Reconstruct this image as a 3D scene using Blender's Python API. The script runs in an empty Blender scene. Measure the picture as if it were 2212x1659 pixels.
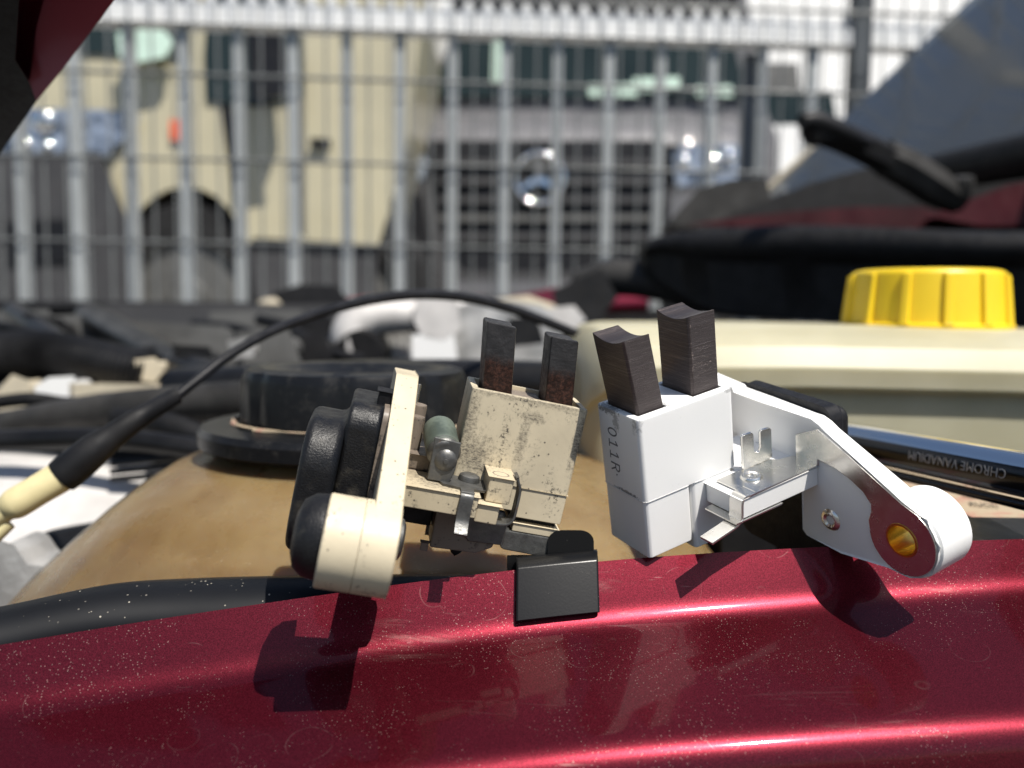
import bpy, bmesh, math, random
from mathutils import Vector, Matrix
random.seed(7)
R = math.radians
SC = bpy.context.scene
COL = SC.collection

# ------------------------------------------------------------------ camera
EYE = Vector((0, 0, 0.85))
PITCH, ROLL = R(4.8), R(0.75)
fwd = Vector((0, math.cos(PITCH), -math.sin(PITCH)))
up0 = Vector((0, math.sin(PITCH), math.cos(PITCH)))
rt0 = Vector((1, 0, 0))
up = up0 * math.cos(ROLL) - rt0 * math.sin(ROLL)
rt = rt0 * math.cos(ROLL) + up0 * math.sin(ROLL)
cam = bpy.data.cameras.new('camera')
cam.sensor_width = 36
cam.lens = 30
cam.clip_start = 0.01
cam.clip_end = 1000
cam.dof.use_dof = True
cam.dof.focus_distance = 0.147
cam.dof.aperture_fstop = 13.6
cob = bpy.data.objects.new('camera', cam)
COL.objects.link(cob)
cob.matrix_world = Matrix(((rt.x, up.x, -fwd.x, EYE.x), (rt.y, up.y, -fwd.y, EYE.y), (rt.z, up.z, -fwd.z, EYE.z), (0, 0, 0, 1)))
SC.camera = cob

# ------------------------------------------------------------------ light
SUN_DIR = Vector((0.31, -0.40, 0.86)).normalized()
world = bpy.data.worlds.new('World')
SC.world = world
world.use_nodes = True
nt = world.node_tree
bg = nt.nodes['Background']
sky = nt.nodes.new('ShaderNodeTexSky')
sky.sky_type = 'NISHITA'
sky.sun_disc = False
sky.sun_elevation = math.asin(SUN_DIR.z)
sky.sun_rotation = math.atan2(SUN_DIR.x, SUN_DIR.y)
sky.air_density = 1.0
sky.dust_density = 1.2
sky.ozone_density = 1.0
nt.links.new(sky.outputs[0], bg.inputs[0])
bg.inputs[1].default_value = 0.075
sun = bpy.data.lights.new('sun', 'SUN')
sun.energy = 4.9
sun.angle = R(0.5)
sun.color = (1.0, 0.95, 0.87)
sob = bpy.data.objects.new('sun', sun)
COL.objects.link(sob)
sob.rotation_euler = (-SUN_DIR).to_track_quat('-Z', 'Y').to_euler()
sob.location = (1, -0.5, 4)
SC.view_settings.view_transform = 'Standard'
SC.view_settings.look = 'None'
SC.view_settings.exposure = 0.40
SC.view_settings.gamma = 1.0
SC.view_settings.use_curve_mapping = False
SC.render.engine = 'CYCLES'
SC.cycles.max_bounces = 8
SC.cycles.sample_clamp_indirect = 6.0
SC.cycles.caustics_reflective = False
SC.cycles.caustics_refractive = False

# ------------------------------------------------------------------ helpers
def at(u, v, d):
    "world point: u, v as read in a 2212 px wide view of the place, d metres along the view axis"
    k = d / 1843.3
    return EYE + rt * ((u - 1106) * k) + up * ((829.5 - v) * k) + fwd * d

def thing(name, label, cat, loc=(0, 0, 0), group=None):
    o = bpy.data.objects.new(name, None)
    o.empty_display_size = 0.02
    COL.objects.link(o)
    o.location = loc
    o['label'] = label
    o['category'] = cat
    if group: o['group'] = group
    return o

def tag(o, label, cat, group=None):
    o['label'] = label
    o['category'] = cat
    if group: o['group'] = group
    return o

def root_off(p):
    off = Vector()
    while p is not None:
        off += p.location
        p = p.parent
    return off

def obj(name, bm, mat, parent=None, bevel=0, seg=2, sharp=40, world=True, label=None, kind=None):
    "link a bmesh as one mesh object; with world=True its points are world points"
    if bevel:
        bmesh.ops.remove_doubles(bm, verts=bm.verts, dist=1e-7)
        bm.normal_update()
        es = [e for e in bm.edges if len(e.link_faces) == 2 and e.calc_face_angle(0) > R(28)]
        if es:
            bmesh.ops.bevel(bm, geom=es, offset=bevel, offset_type='OFFSET', segments=seg, profile=0.5, affect='EDGES', clamp_overlap=True)
    bmesh.ops.recalc_face_normals(bm, faces=bm.faces)
    if parent is not None and world:
        bmesh.ops.translate(bm, verts=bm.verts, vec=-root_off(parent))
    me = bpy.data.meshes.new(name)
    bm.to_mesh(me)
    bm.free()
    for p in me.polygons: p.use_smooth = True
    me.set_sharp_from_angle(angle=R(sharp))
    if mat: me.materials.append(mat)
    o = bpy.data.objects.new(name, me)
    COL.objects.link(o)
    if bevel or sharp < 50:
        wn_ = o.modifiers.new('normals', 'WEIGHTED_NORMAL')
        wn_.keep_sharp = True
        wn_.weight = 60
    if parent is not None: o.parent = parent
    if label: o['label'] = label
    if kind: o['kind'] = kind
    return o

def NB(): return bmesh.new()

def hexa(bm, pts):
    "a box from eight points: four below, four above"
    v = [bm.verts.new(p) for p in pts]
    for f in ((0, 1, 2, 3), (4, 5, 6, 7), (0, 1, 5, 4), (1, 2, 6, 5), (2, 3, 7, 6), (3, 0, 4, 7)):
        bm.faces.new([v[i] for i in f])

def box(bm, lo, hi, fn=Vector):
    x0, y0, z0 = lo; x1, y1, z1 = hi
    hexa(bm, [fn(p) for p in ((x0, y0, z0), (x1, y0, z0), (x1, y1, z0), (x0, y1, z0), (x0, y0, z1), (x1, y0, z1), (x1, y1, z1), (x0, y1, z1))])

def prism(bm, outer, fa, fb, holes=()):
    "a plate between two maps of one outline; fa and fb turn an outline point into a 3-D point"
    loops = [outer] + list(holes)
    def cap(f):
        vs = [[bm.verts.new(f(p)) for p in l] for l in loops]
        if not holes:
            bm.faces.new(vs[0])
        else:
            es = []
            for l in vs:
                for i in range(len(l)): es.append(bm.edges.new((l[i], l[(i + 1) % len(l)])))
            bmesh.ops.triangle_fill(bm, use_beauty=True, use_dissolve=False, edges=es)
        return vs
    A, B = cap(fa), cap(fb)
    for a, b in zip(A, B):
        n = len(a)
        for i in range(n):
            bm.faces.new((a[i], a[(i + 1) % n], b[(i + 1) % n], b[i]))

def circle(cx, cy, r, n=24, a0=0, a1=360):
    full = abs(a1 - a0) >= 360
    k = n if full else n + 1
    return [(cx + r * math.cos(R(a0 + (a1 - a0) * i / n)), cy + r * math.sin(R(a0 + (a1 - a0) * i / n))) for i in range(k)]

def rrect(x0, y0, x1, y1, r, n=5):
    out = []
    for cx, cy, a in ((x1 - r, y1 - r, 0), (x0 + r, y1 - r, 90), (x0 + r, y0 + r, 180), (x1 - r, y0 + r, 270)):
        out += [(cx + r * math.cos(R(a + 90 * i / n)), cy + r * math.sin(R(a + 90 * i / n))) for i in range(n + 1)]
    return out

def frame(axis):
    z = Vector(axis).normalized()
    x = z.orthogonal().normalized()
    return x, z.cross(x), z

def lathe(bm, prof, c, axis, n=32, wob=None):
    "turn (radius, height) pairs about an axis through c"
    x, y, z = frame(axis)
    c = Vector(c)
    rows = []
    for k, (r, h) in enumerate(prof):
        if r <= 1e-9:
            rows.append([bm.verts.new(c + z * h)])
        else:
            rows.append([bm.verts.new(c + z * h + (x * math.cos(2 * math.pi * i / n) + y * math.sin(2 * math.pi * i / n)) * (r * (wob(i, k) if wob else 1))) for i in range(n)])
    for a, b in zip(rows, rows[1:]):
        if len(a) == 1 and len(b) == 1: continue
        for i in range(n):
            j = (i + 1) % n
            if len(a) == 1: bm.faces.new((a[0], b[j], b[i]))
            elif len(b) == 1: bm.faces.new((a[i], a[j], b[0]))
            else: bm.faces.new((a[i], a[j], b[j], b[i]))

def spline(pts, n=8):
    "Catmull-Rom through tuples of any length"
    P = [tuple(p) for p in pts]
    P = [P[0]] + P + [P[-1]]
    out = []
    for i in range(1, len(P) - 2):
        for k in range(n):
            t = k / n
            out.append(tuple(0.5 * (2 * b + (c - a) * t + (2 * a - 5 * b + 4 * c - d) * t * t + (3 * b - a - 3 * c + d) * t ** 3)
                             for a, b, c, d in zip(P[i - 1], P[i], P[i + 1], P[i + 2])))
    out.append(P[-2])
    return out

def tube(bm, pts, rad, n=14, caps=True):
    pts = [Vector(p[:3]) for p in pts]
    m = len(pts)
    rad = rad if hasattr(rad, '__len__') else [rad] * m
    t0 = (pts[1] - pts[0]).normalized()
    x = t0.orthogonal().normalized()
    rows = []
    for i in range(m):
        t = (pts[min(i + 1, m - 1)] - pts[max(i - 1, 0)]).normalized()
        x = (x - t * x.dot(t)).normalized()
        y = t.cross(x)
        rows.append([bm.verts.new(pts[i] + (x * math.cos(2 * math.pi * k / n) + y * math.sin(2 * math.pi * k / n)) * rad[i]) for k in range(n)])
    for a, b in zip(rows, rows[1:]):
        for k in range(n):
            bm.faces.new((a[k], a[(k + 1) % n], b[(k + 1) % n], b[k]))
    if caps:
        bm.faces.new(rows[0]); bm.faces.new(rows[-1])

def pipe(ctrl, n=8):
    "control points (u, v, d, radius in mm) -> path and radii"
    s = spline(ctrl, n)
    return [at(*p[:3]) for p in s], [p[3] * 0.001 for p in s]

def ball(bm, c, rx, ry, rz, n=18):
    m = Matrix.Translation(c) @ Matrix.Diagonal((rx, ry, rz, 1))
    bmesh.ops.create_uvsphere(bm, u_segments=n, v_segments=max(8, n // 2), radius=1, matrix=m)

def slab(bm, poly, d, thick, holes=()):
    "an upright panel: outline at distance d, carried straight back by thick metres"
    back = Vector((0, thick, 0))
    prism(bm, poly, lambda p: at(p[0], p[1], d), lambda p: at(p[0], p[1], d) + back, holes)

def loft(bm, rows_):
    rs = [[bm.verts.new(p) for p in r] for r in rows_]
    n_ = len(rs[0])
    for a, b in zip(rs, rs[1:]):
        for k in range(n_): bm.faces.new((a[k], a[(k + 1) % n_], b[(k + 1) % n_], b[k]))
    bm.faces.new(rs[0]); bm.faces.new(rs[-1])

def text_bm(body, size, extrude, fn):
    "lettering as real relief; fn maps (x, y, z) of the lettering to a point"
    cu = bpy.data.curves.new('lettering', 'FONT')
    cu.body = body
    cu.size = size
    cu.extrude = extrude
    cu.resolution_u = 3
    o = bpy.data.objects.new('lettering', cu)
    COL.objects.link(o)
    dg = bpy.context.evaluated_depsgraph_get()
    me = bpy.data.meshes.new_from_object(o.evaluated_get(dg))
    bm = bmesh.new()
    bm.from_mesh(me)
    for v in bm.verts: v.co = fn(v.co)
    bpy.data.objects.remove(o)
    bpy.data.curves.remove(cu)
    bpy.data.meshes.remove(me)
    return bm

# ------------------------------------------------------------------ materials
class N:
    "tiny node-tree writer"
    def __init__(s, name):
        s.m = bpy.data.materials.new(name)
        s.m.use_nodes = True
        s.t = s.m.node_tree
        s.b = s.t.nodes['Principled BSDF']
        s.co = s.t.nodes.new('ShaderNodeTexCoord').outputs['Object']
    def put(s, sock, val):
        if hasattr(val, 'is_linked') or hasattr(val, 'links'): s.t.links.new(val, sock)
        else: sock.default_value = val
    def scaled(s, xyz, co=None):
        n = s.t.nodes.new('ShaderNodeMapping')
        s.t.links.new(co or s.co, n.inputs[0])
        n.inputs['Scale'].default_value = xyz
        return n.outputs[0]
    def noise(s, scale, detail=4, rough=0.6, co=None, dist=0):
        n = s.t.nodes.new('ShaderNodeTexNoise')
        s.t.links.new(co or s.co, n.inputs['Vector'])
        n.inputs['Scale'].default_value = scale
        n.inputs['Detail'].default_value = detail
        n.inputs['Roughness'].default_value = rough
        n.inputs['Distortion'].default_value = dist
        return n.outputs[0]
    def voro(s, scale, out='Distance', co=None, rnd=1.0):
        n = s.t.nodes.new('ShaderNodeTexVoronoi')
        s.t.links.new(co or s.co, n.inputs['Vector'])
        n.inputs['Scale'].default_value = scale
        n.inputs['Randomness'].default_value = rnd
        return n.outputs[out]
    def ramp(s, x, lo, hi, a=0.0, b=1.0):
        n = s.t.nodes.new('ShaderNodeMapRange')
        n.interpolation_type = 'SMOOTHSTEP'
        s.put(n.inputs[0], x)
        for i, v in enumerate((lo, hi, a, b)): n.inputs[i + 1].default_value = v
        return n.outputs[0]
    def math(s, op, a, b=0.0):
        n = s.t.nodes.new('ShaderNodeMath')
        n.operation = op
        s.put(n.inputs[0], a); s.put(n.inputs[1], b)
        return n.outputs[0]
    def mix(s, f, a, b):
        n = s.t.nodes.new('ShaderNodeMix')
        n.data_type = 'RGBA'
        c4 = lambda c: c if hasattr(c, 'links') else (c[0], c[1], c[2], 1)
        s.put(n.inputs[0], f); s.put(n.inputs[6], c4(a)); s.put(n.inputs[7], c4(b))
        return n.outputs[2]
    def sep(s, co=None):
        n = s.t.nodes.new('ShaderNodeSeparateXYZ')
        s.t.links.new(co or s.co, n.inputs[0])
        return n.outputs
    def bump(s, h, strength, dist=0.001):
        n = s.t.nodes.new('ShaderNodeBump')
        s.put(n.inputs['Height'], h)
        n.inputs['Strength'].default_value = strength
        n.inputs['Distance'].default_value = dist
        s.t.links.new(n.outputs[0], s.b.inputs['Normal'])
    def set(s, **k):
        for key, v in k.items():
            s.put(s.b.inputs[key.replace('_', ' ')], (v[0], v[1], v[2], 1) if isinstance(v, tuple) and len(v) == 3 else v)
        return s

def plain(name, col, rough=0.5, metal=0.0, var=0.25, scale=60, bump=0.0, bdist=0.0005, coat=0.0):
    n = N(name)
    f = n.noise(scale, 5)
    dark = tuple(c * (1 - var) for c in col)
    lite = tuple(min(1, c * (1 + var * 0.5)) for c in col)
    n.set(Base_Color=n.mix(n.ramp(f, 0.3, 0.7), dark, lite), Roughness=n.ramp(n.noise(scale * 2.3, 3), 0.3, 0.7, max(0.03, rough * 0.8), min(1, rough * 1.2)), Metallic=metal, Coat_Weight=coat, Specular_IOR_Level=0.28 if max(col) < .06 else 0.5)
    if bump: n.bump(n.noise(scale * 6, 4), bump, bdist)
    return n.m

M = {}
# white moulded plastic, lightly scuffed
n = N('white_plastic')
sc = n.ramp(n.noise(900, 5, 0.7, n.scaled((1, 1, 0.3))), 0.70, 0.80)
gr = n.ramp(n.noise(160, 4), 0.58, 0.75)
n.set(Base_Color=n.mix(n.math('MULTIPLY', sc, gr), (0.86, 0.86, 0.85), (0.25, 0.25, 0.25)), Roughness=0.38, Subsurface_Weight=0.12, Subsurface_Scale=0.003, IOR=1.5)
n.b.inputs['Subsurface Radius'].default_value = (1.0, 1.0, 0.9)
n.bump(n.noise(700, 3), 0.06, 0.0002)
M['white'] = n.m
def dusted_white():
    n = N('white_plastic_with_carbon_dust')
    f = n.math('MULTIPLY', n.ramp(n.noise(1500, 6, 0.8, n.scaled((1, 1, 0.5))), 0.60, 0.72), n.ramp(n.noise(200, 4), 0.55, 0.7))
    for (cx, cy, cz), (rx, ry, rz), k in (((-.009, .0005, -.0004), (.0045, .0016, .0011), .8), ((-.0065, .0002, -.002), (.0012, .001, .0026), .55), ((-.001, .0006, -.0012), (.0012, .0012, .0022), .5), ((-.011, .006, -.0), (.0012, .005, .0006), .6),
                                         ((-.005, .0001, -.0152), (.0045, .001, .0005), .8), ((-.0005, .0205, -.0004), (.002, .0018, .0006), .5), ((-.0045, .0078, 0), (.005, .0006, .0006), .5), ((-.0055, .0203, 0), (.005, .0006, .0006), .5)):
        m = n.t.nodes.new('ShaderNodeMapping')
        n.t.links.new(n.co, m.inputs[0])
        m.inputs['Location'].default_value = (-cx / rx, -cy / ry, -cz / rz)
        m.inputs['Scale'].default_value = (1 / rx, 1 / ry, 1 / rz)
        ln = n.t.nodes.new('ShaderNodeVectorMath'); ln.operation = 'LENGTH'
        n.t.links.new(m.outputs[0], ln.inputs[0])
        w = n.math('ADD', ln.outputs['Value'], n.math('MULTIPLY', n.math('SUBTRACT', n.noise(1600, 8, 0.8), 0.5), 3.2))
        f = n.math('MAXIMUM', f, n.ramp(w, 0.45, 0.9, k, 0))
    n.set(Base_Color=n.mix(f, (0.86, 0.86, 0.85), (0.10, 0.10, 0.105)), Roughness=0.38, Subsurface_Weight=0.12, Subsurface_Scale=0.003)
    n.b.inputs['Subsurface Radius'].default_value = (1.0, 1.0, 0.9)
    n.bump(n.noise(700, 3), 0.06, 0.0002)
    return n.m
M['white_dusted'] = dusted_white()
# aged cream plastic with soot
def cream(name, soot, base=(0.62, 0.54, 0.39), smudges=()):
    n = N(name)
    smear = n.noise(170, 6, 0.7, n.scaled((1, 1, 0.5)), 1.2)
    speck = n.ramp(n.noise(1150, 6, 0.8), 0.50, 0.60)
    patch = n.ramp(smear, 0.60 - soot * 0.13, 0.74 - soot * 0.12)
    strk = n.ramp(n.noise(460, 6, 0.75, n.scaled((0.22, 1, 1.6)), 0.8), 0.56, 0.66)
    f = n.math('MULTIPLY', patch, n.math('MAXIMUM', speck, n.math('MULTIPLY', strk, 0.85)))
    dots = n.ramp(n.voro(900), 0.12, 0.20, 1, 0)
    dotm = n.math('MULTIPLY', dots, n.ramp(n.noise(240, 2), 0.46, 0.60))
    f = n.math('MAXIMUM', f, n.math('MULTIPLY', dotm, 0.8))
    for (cx, cy, cz), (rx, ry, rz), k in smudges:
        m = n.t.nodes.new('ShaderNodeMapping')
        n.t.links.new(n.co, m.inputs[0])
        m.inputs['Location'].default_value = (-cx / rx, -cy / ry, -cz / rz)
        m.inputs['Scale'].default_value = (1 / rx, 1 / ry, 1 / rz)
        ln = n.t.nodes.new('ShaderNodeVectorMath'); ln.operation = 'LENGTH'
        n.t.links.new(m.outputs[0], ln.inputs[0])
        w = n.math('ADD', ln.outputs['Value'], n.math('MULTIPLY', n.math('SUBTRACT', n.noise(1300, 8, 0.8, n.scaled((1, 1, 0.6))), 0.5), 3.4))
        grain = n.ramp(n.noise(2300, 5, 0.8, n.scaled((0.5, 1, 1.2))), 0.40, 0.62)
        f = n.math('MAXIMUM', f, n.math('MULTIPLY', n.ramp(w, 0.30, 1.15, k, 0), n.math('ADD', n.math('MULTIPLY', grain, 0.75), 0.25)))
    b = n.mix(n.ramp(n.noise(60, 4), 0.35, 0.7), base, tuple(c * 0.84 for c in base))
    n.set(Base_Color=n.mix(f, b, (0.045, 0.04, 0.038)), Roughness=n.ramp(n.noise(300, 3), 0.3, 0.7, 0.38, 0.58))
    n.bump(n.noise(900, 4), 0.12, 0.0002)
    return n.m
M['cream'] = cream('aged_cream_plastic', 0.45)
M['cream_sooty'] = cream('sooty_cream_plastic', 0.75, (0.62, 0.54, 0.39), [((.0025, 0, -.0115), (.0045, .004, .0042), .9), ((.0006, 0, -.0065), (.0016, .006, .0075), .8), ((.0105, 0, -.0078), (.0011, .004, .0055), .75), ((.0115, 0, -.0032), (.0026, .004, .0012), .8), ((.0203, 0, -.006), (.0012, .006, .0065), .85), ((.010, 0, -.0002), (.02, .004, .0010), .6), ((.005, 0, -.0138), (.0045, .004, .0014), .85)])
M['cream_shelf'] = cream('oily_cream_plastic', 1.0, (0.55, 0.47, 0.33), [((-.002, -.0045, -.0162), (.007, .005, .003), .7), ((.0045, -.002, -.0162), (.005, .004, .004), .85), ((-.0065, -.002, -.016), (.004, .004, .004), .6)])
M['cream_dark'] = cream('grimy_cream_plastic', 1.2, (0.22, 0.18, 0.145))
# grained black plastic of the regulator cap
n = N('grained_black_plastic')
dust = n.ramp(n.noise(230, 6, 0.7), 0.52, 0.78)
n.set(Base_Color=n.mix(n.math('MULTIPLY', dust, 0.35), (0.008, 0.008, 0.009), (0.15, 0.135, 0.105)), Roughness=n.ramp(n.noise(500, 3), 0.35, 0.7, 0.33, 0.5), Specular_IOR_Level=0.4)
n.bump(n.noise(3000, 3, 0.6), 0.45, 0.00025)
M['cap_black'] = n.m
M['soft_black'] = plain('matt_black_plastic', (0.010, 0.010, 0.012), 0.5, 0, 0.4, 300, 0.15)
n = N('smooth_black_plastic')
scr = n.ramp(n.noise(260, 6, 0.75, n.scaled((1, 3, 3)), 2), 0.66, 0.73)
n.set(Base_Color=n.mix(n.math('MULTIPLY', scr, n.ramp(n.noise(120, 2), 0.5, 0.7)), (0.006, 0.006, 0.0065), (0.22, 0.2, 0.18)), Roughness=0.27, Specular_IOR_Level=0.3)
n.bump(n.noise(2500, 3), 0.08, 0.0001)
M['clip_black'] = n.m
# tinned sheet metal
n = N('bright_sheet_metal')
br = n.noise(900, 4, 0.7, n.scaled((1, 1, 6)))
n.set(Base_Color=n.mix(br, (0.74, 0.72, 0.67), (0.86, 0.84, 0.80)), Metallic=1.0, Roughness=n.ramp(n.noise(500, 3), 0.3, 0.7, 0.20, 0.28))
n.bump(br, 0.05, 0.0001)
M['tin'] = n.m
n = N('tarnished_metal')
rust = n.math('MULTIPLY', n.ramp(n.noise(330, 5, 0.7), 0.58, 0.68), n.ramp(n.noise(120, 2), 0.52, 0.64))
n.set(Base_Color=n.mix(rust, n.mix(n.noise(500, 5), (0.05, 0.05, 0.053), (0.20, 0.20, 0.19)), (0.20, 0.08, 0.018)), Metallic=n.ramp(rust, 0, 1, 0.7, 0.0), Roughness=n.ramp(n.noise(700, 4), 0.3, 0.7, 0.36, 0.62))
n.bump(n.noise(900, 5), 0.3, 0.0003)
M['tarnish'] = n.m
n = N('brass')
n.set(Base_Color=n.mix(n.noise(200, 4), (0.78, 0.47, 0.08), (0.92, 0.66, 0.18)), Metallic=1.0, Roughness=0.24)
M['brass'] = n.m
# carbon brushes
n = N('new_carbon')
ln = n.noise(1000, 5, 0.75, n.scaled((0.10, 0.10, 5.0)))
n.set(Base_Color=n.mix(n.ramp(ln, 0.5, 0.72), (0.105, 0.088, 0.086), (0.20, 0.172, 0.166)), Metallic=0.8, Roughness=n.ramp(ln, 0.3, 0.7, 0.5, 0.3))
n.bump(ln, 0.5, 0.0003)
M['carbon_new'] = n.m
n = N('worn_carbon')
ln = n.noise(420, 5, 0.7, n.scaled((0.6, 0.6, 1.4)))
z = n.sep()[2]
lo = n.ramp(n.math('ADD', z, n.math('MULTIPLY', n.noise(500, 5), 0.002)), 0.0050, 0.0075, 1, 0)
n.set(Base_Color=n.mix(lo, n.mix(ln, (0.016, 0.016, 0.018), (0.075, 0.073, 0.075)), n.mix(n.ramp(n.noise(1800, 5, 0.7), 0.4, 0.7), (0.026, 0.014, 0.011), (0.10, 0.045, 0.032))), Metallic=0.55, Roughness=n.ramp(n.noise(700, 4), 0.3, 0.7, 0.35, 0.6))
n.bump(n.noise(1500, 4), 0.35, 0.0003)
M['carbon_old'] = n.m
n = N('green_grey_capacitor')
n.set(Base_Color=n.mix(n.ramp(n.noise(260, 4), 0.35, 0.65), (0.055, 0.070, 0.058), (0.115, 0.140, 0.115)), Roughness=0.42)
n.bump(n.noise(900, 4), 0.15, 0.0003)
M['capacitor'] = n.m
# dark red metallic car paint, dusty, with dried rain drops
n = N('red_metallic_paint')
flake = n.noise(6500, 2, 0.5)
base = n.mix(n.ramp(flake, 0.32, 0.72), (0.062, 0.0034, 0.0078), (0.155, 0.0115, 0.024))
dens = n.noise(48, 5, 0.65)
sp = n.math('MULTIPLY', n.ramp(n.voro(1900), 0.11, 0.22, 1, 0), n.ramp(n.math('ADD', dens, n.math('MULTIPLY', n.noise(900, 2), 0.35)), 0.62, 0.78))
sp2 = n.math('MULTIPLY', n.ramp(n.voro(640), 0.035, 0.062, 1, 0), n.ramp(n.math('ADD', dens, n.math('MULTIPLY', n.noise(400, 2), 0.4)), 0.66, 0.84))
specks = n.math('MAXIMUM', n.math('MULTIPLY', sp, 0.24), n.math('MULTIPLY', sp2, 0.45))
def rings(scale, r, w, seed):
    co = n.t.nodes.new('ShaderNodeMapping')
    n.t.links.new(n.co, co.inputs[0])
    co.inputs['Location'].default_value = (seed, seed * 1.7, 0)
    co.inputs['Scale'].default_value = (1, 1.15, 1)
    wob = n.math('ADD', n.voro(scale, co=co.outputs[0]), n.math('MULTIPLY', n.noise(scale * 1.6, 2), 0.10))
    k = n.math('MULTIPLY', n.ramp(wob, r - w, r), n.ramp(wob, r, r + w, 1, 0))
    return n.math('MULTIPLY', k, n.math('MULTIPLY', n.ramp(n.noise(300, 4), 0.40, 0.62), n.ramp(n.noise(26, 2, 0.5, co.outputs[0]), 0.52, 0.62)))
ring = n.math('MAXIMUM', rings(62, 0.30, 0.0075, 0.3), rings(95, 0.30, 0.010, 1.9))
wipe = n.math('MULTIPLY', n.ramp(n.noise(95, 7, 0.75, n.scaled((0.16, 1.5, 1.5)), 0.5), 0.56, 0.70), n.ramp(n.noise(22, 2), 0.50, 0.62))
scr = n.math('MULTIPLY', n.ramp(n.noise(520, 3, 0.6, n.scaled((0.05, 1.3, 1.3)), 0.4), 0.685, 0.72), n.ramp(n.noise(30, 3), 0.52, 0.62))
f = n.math('MAXIMUM', n.math('MAXIMUM', specks, n.math('MULTIPLY', ring, 0.10)), n.math('MAXIMUM', n.math('MULTIPLY', wipe, 0.10), n.math('MULTIPLY', scr, 0.10)))
n.set(Base_Color=n.mix(f, base, (0.60, 0.52, 0.46)), Metallic=n.ramp(f, 0, 0.7, 0.78, 0.0), Roughness=n.ramp(f, 0, 0.6, 0.35, 0.8), Specular_IOR_Level=0.2, Coat_Weight=n.ramp(f, 0, 0.5, 0.38, 0.0), Coat_Roughness=0.06)
n.bump(flake, 0.06, 0.00005)
M['paint'] = n.m
n = N('clean_red_paint')
n.set(Base_Color=(0.20, 0.006, 0.026), Metallic=0.6, Roughness=0.36, Coat_Weight=1.0, Coat_Roughness=0.06)
M['red'] = n.m
M['dull_red'] = plain('dusty_dull_red_paint', (0.045, 0.005, 0.009), 0.5, 0.2, 0.4, 14)
# rubber, hoses
M['rubber'] = plain('black_rubber', (0.008, 0.008, 0.009), 0.6, 0, 0.5, 80, 0.1)
n = N('dusty_rubber')
dd = n.math('MULTIPLY', n.ramp(n.voro(700), 0.09, 0.15, 1, 0), n.ramp(n.noise(120, 4), 0.45, 0.62))
n.set(Base_Color=n.mix(n.math('MULTIPLY', dd, 0.8), n.mix(n.noise(90, 4), (0.003, 0.0035, 0.005), (0.009, 0.0098, 0.012)), (0.5, 0.46, 0.38)), Roughness=0.5, Specular_IOR_Level=0.25)
M['rubber_dusty'] = n.m
M['hose'] = plain('grey_black_hose', (0.012, 0.012, 0.013), 0.34, 0, 0.5, 40, 0.1)
M['hose_dusty'] = plain('dusty_hose', (0.032, 0.031, 0.030), 0.6, 0, 0.5, 40, 0.1)
M['cable'] = plain('satin_black_cable', (0.014, 0.014, 0.016), 0.36, 0, 0.4, 120)
M['ferrule'] = plain('yellowed_nylon', (0.62, 0.54, 0.30), 0.4, 0, 0.15, 80)
# tanks
n = N('brown_stained_tank')
st = n.ramp(n.noise(22, 5, 0.6), 0.3, 0.7)
dd = n.math('MULTIPLY', n.ramp(n.voro(620), 0.07, 0.13, 1, 0), n.ramp(n.noise(110, 3), 0.5, 0.64))
sm = n.math('MULTIPLY', n.ramp(n.noise(150, 6, 0.7, n.scaled((0.6, 1, 1))), 0.62, 0.8), 0.3)
b = n.mix(st, (0.145, 0.086, 0.034), (0.245, 0.174, 0.083))
n.set(Base_Color=n.mix(n.math('MAXIMUM', n.math('MULTIPLY', dd, 0.7), sm), b, (0.42, 0.34, 0.23)), Roughness=n.ramp(n.noise(120, 4), 0.35, 0.7, 0.24, 0.42), Specular_IOR_Level=0.5, Subsurface_Weight=0.55, Subsurface_Scale=0.016)
n.b.inputs['Subsurface Radius'].default_value = (1.0, 0.6, 0.25)
n.bump(n.noise(300, 4), 0.06, 0.0003)
M['tank_brown'] = n.m
n = N('yellowed_tank_plastic')
n.set(Base_Color=n.mix(n.ramp(n.noise(18, 4), 0.3, 0.7), (0.40, 0.37, 0.25), (0.49, 0.46, 0.33)), Roughness=0.42, Specular_IOR_Level=0.3, Subsurface_Weight=0.3, Subsurface_Scale=0.012)
n.b.inputs['Subsurface Radius'].default_value = (1.0, 0.85, 0.5)
M['tank_cream'] = n.m
n = N('yellow_cap_plastic')
n.set(Base_Color=n.mix(n.noise(70, 4), (0.74, 0.50, 0.012), (0.82, 0.60, 0.025)), Roughness=0.38, Subsurface_Weight=0.15, Subsurface_Scale=0.002)
n.b.inputs['Subsurface Radius'].default_value = (1.0, 0.7, 0.1)
M['yellow'] = n.m
n = N('dusty_black_cap')
n.set(Base_Color=n.mix(n.ramp(n.noise(260, 6, 0.75), 0.5, 0.8), (0.009, 0.0095, 0.011), (0.045, 0.043, 0.040)), Roughness=0.3, Specular_IOR_Level=0.25)
n.bump(n.noise(800, 4), 0.2, 0.0003)
M['cap_big'] = n.m
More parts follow.
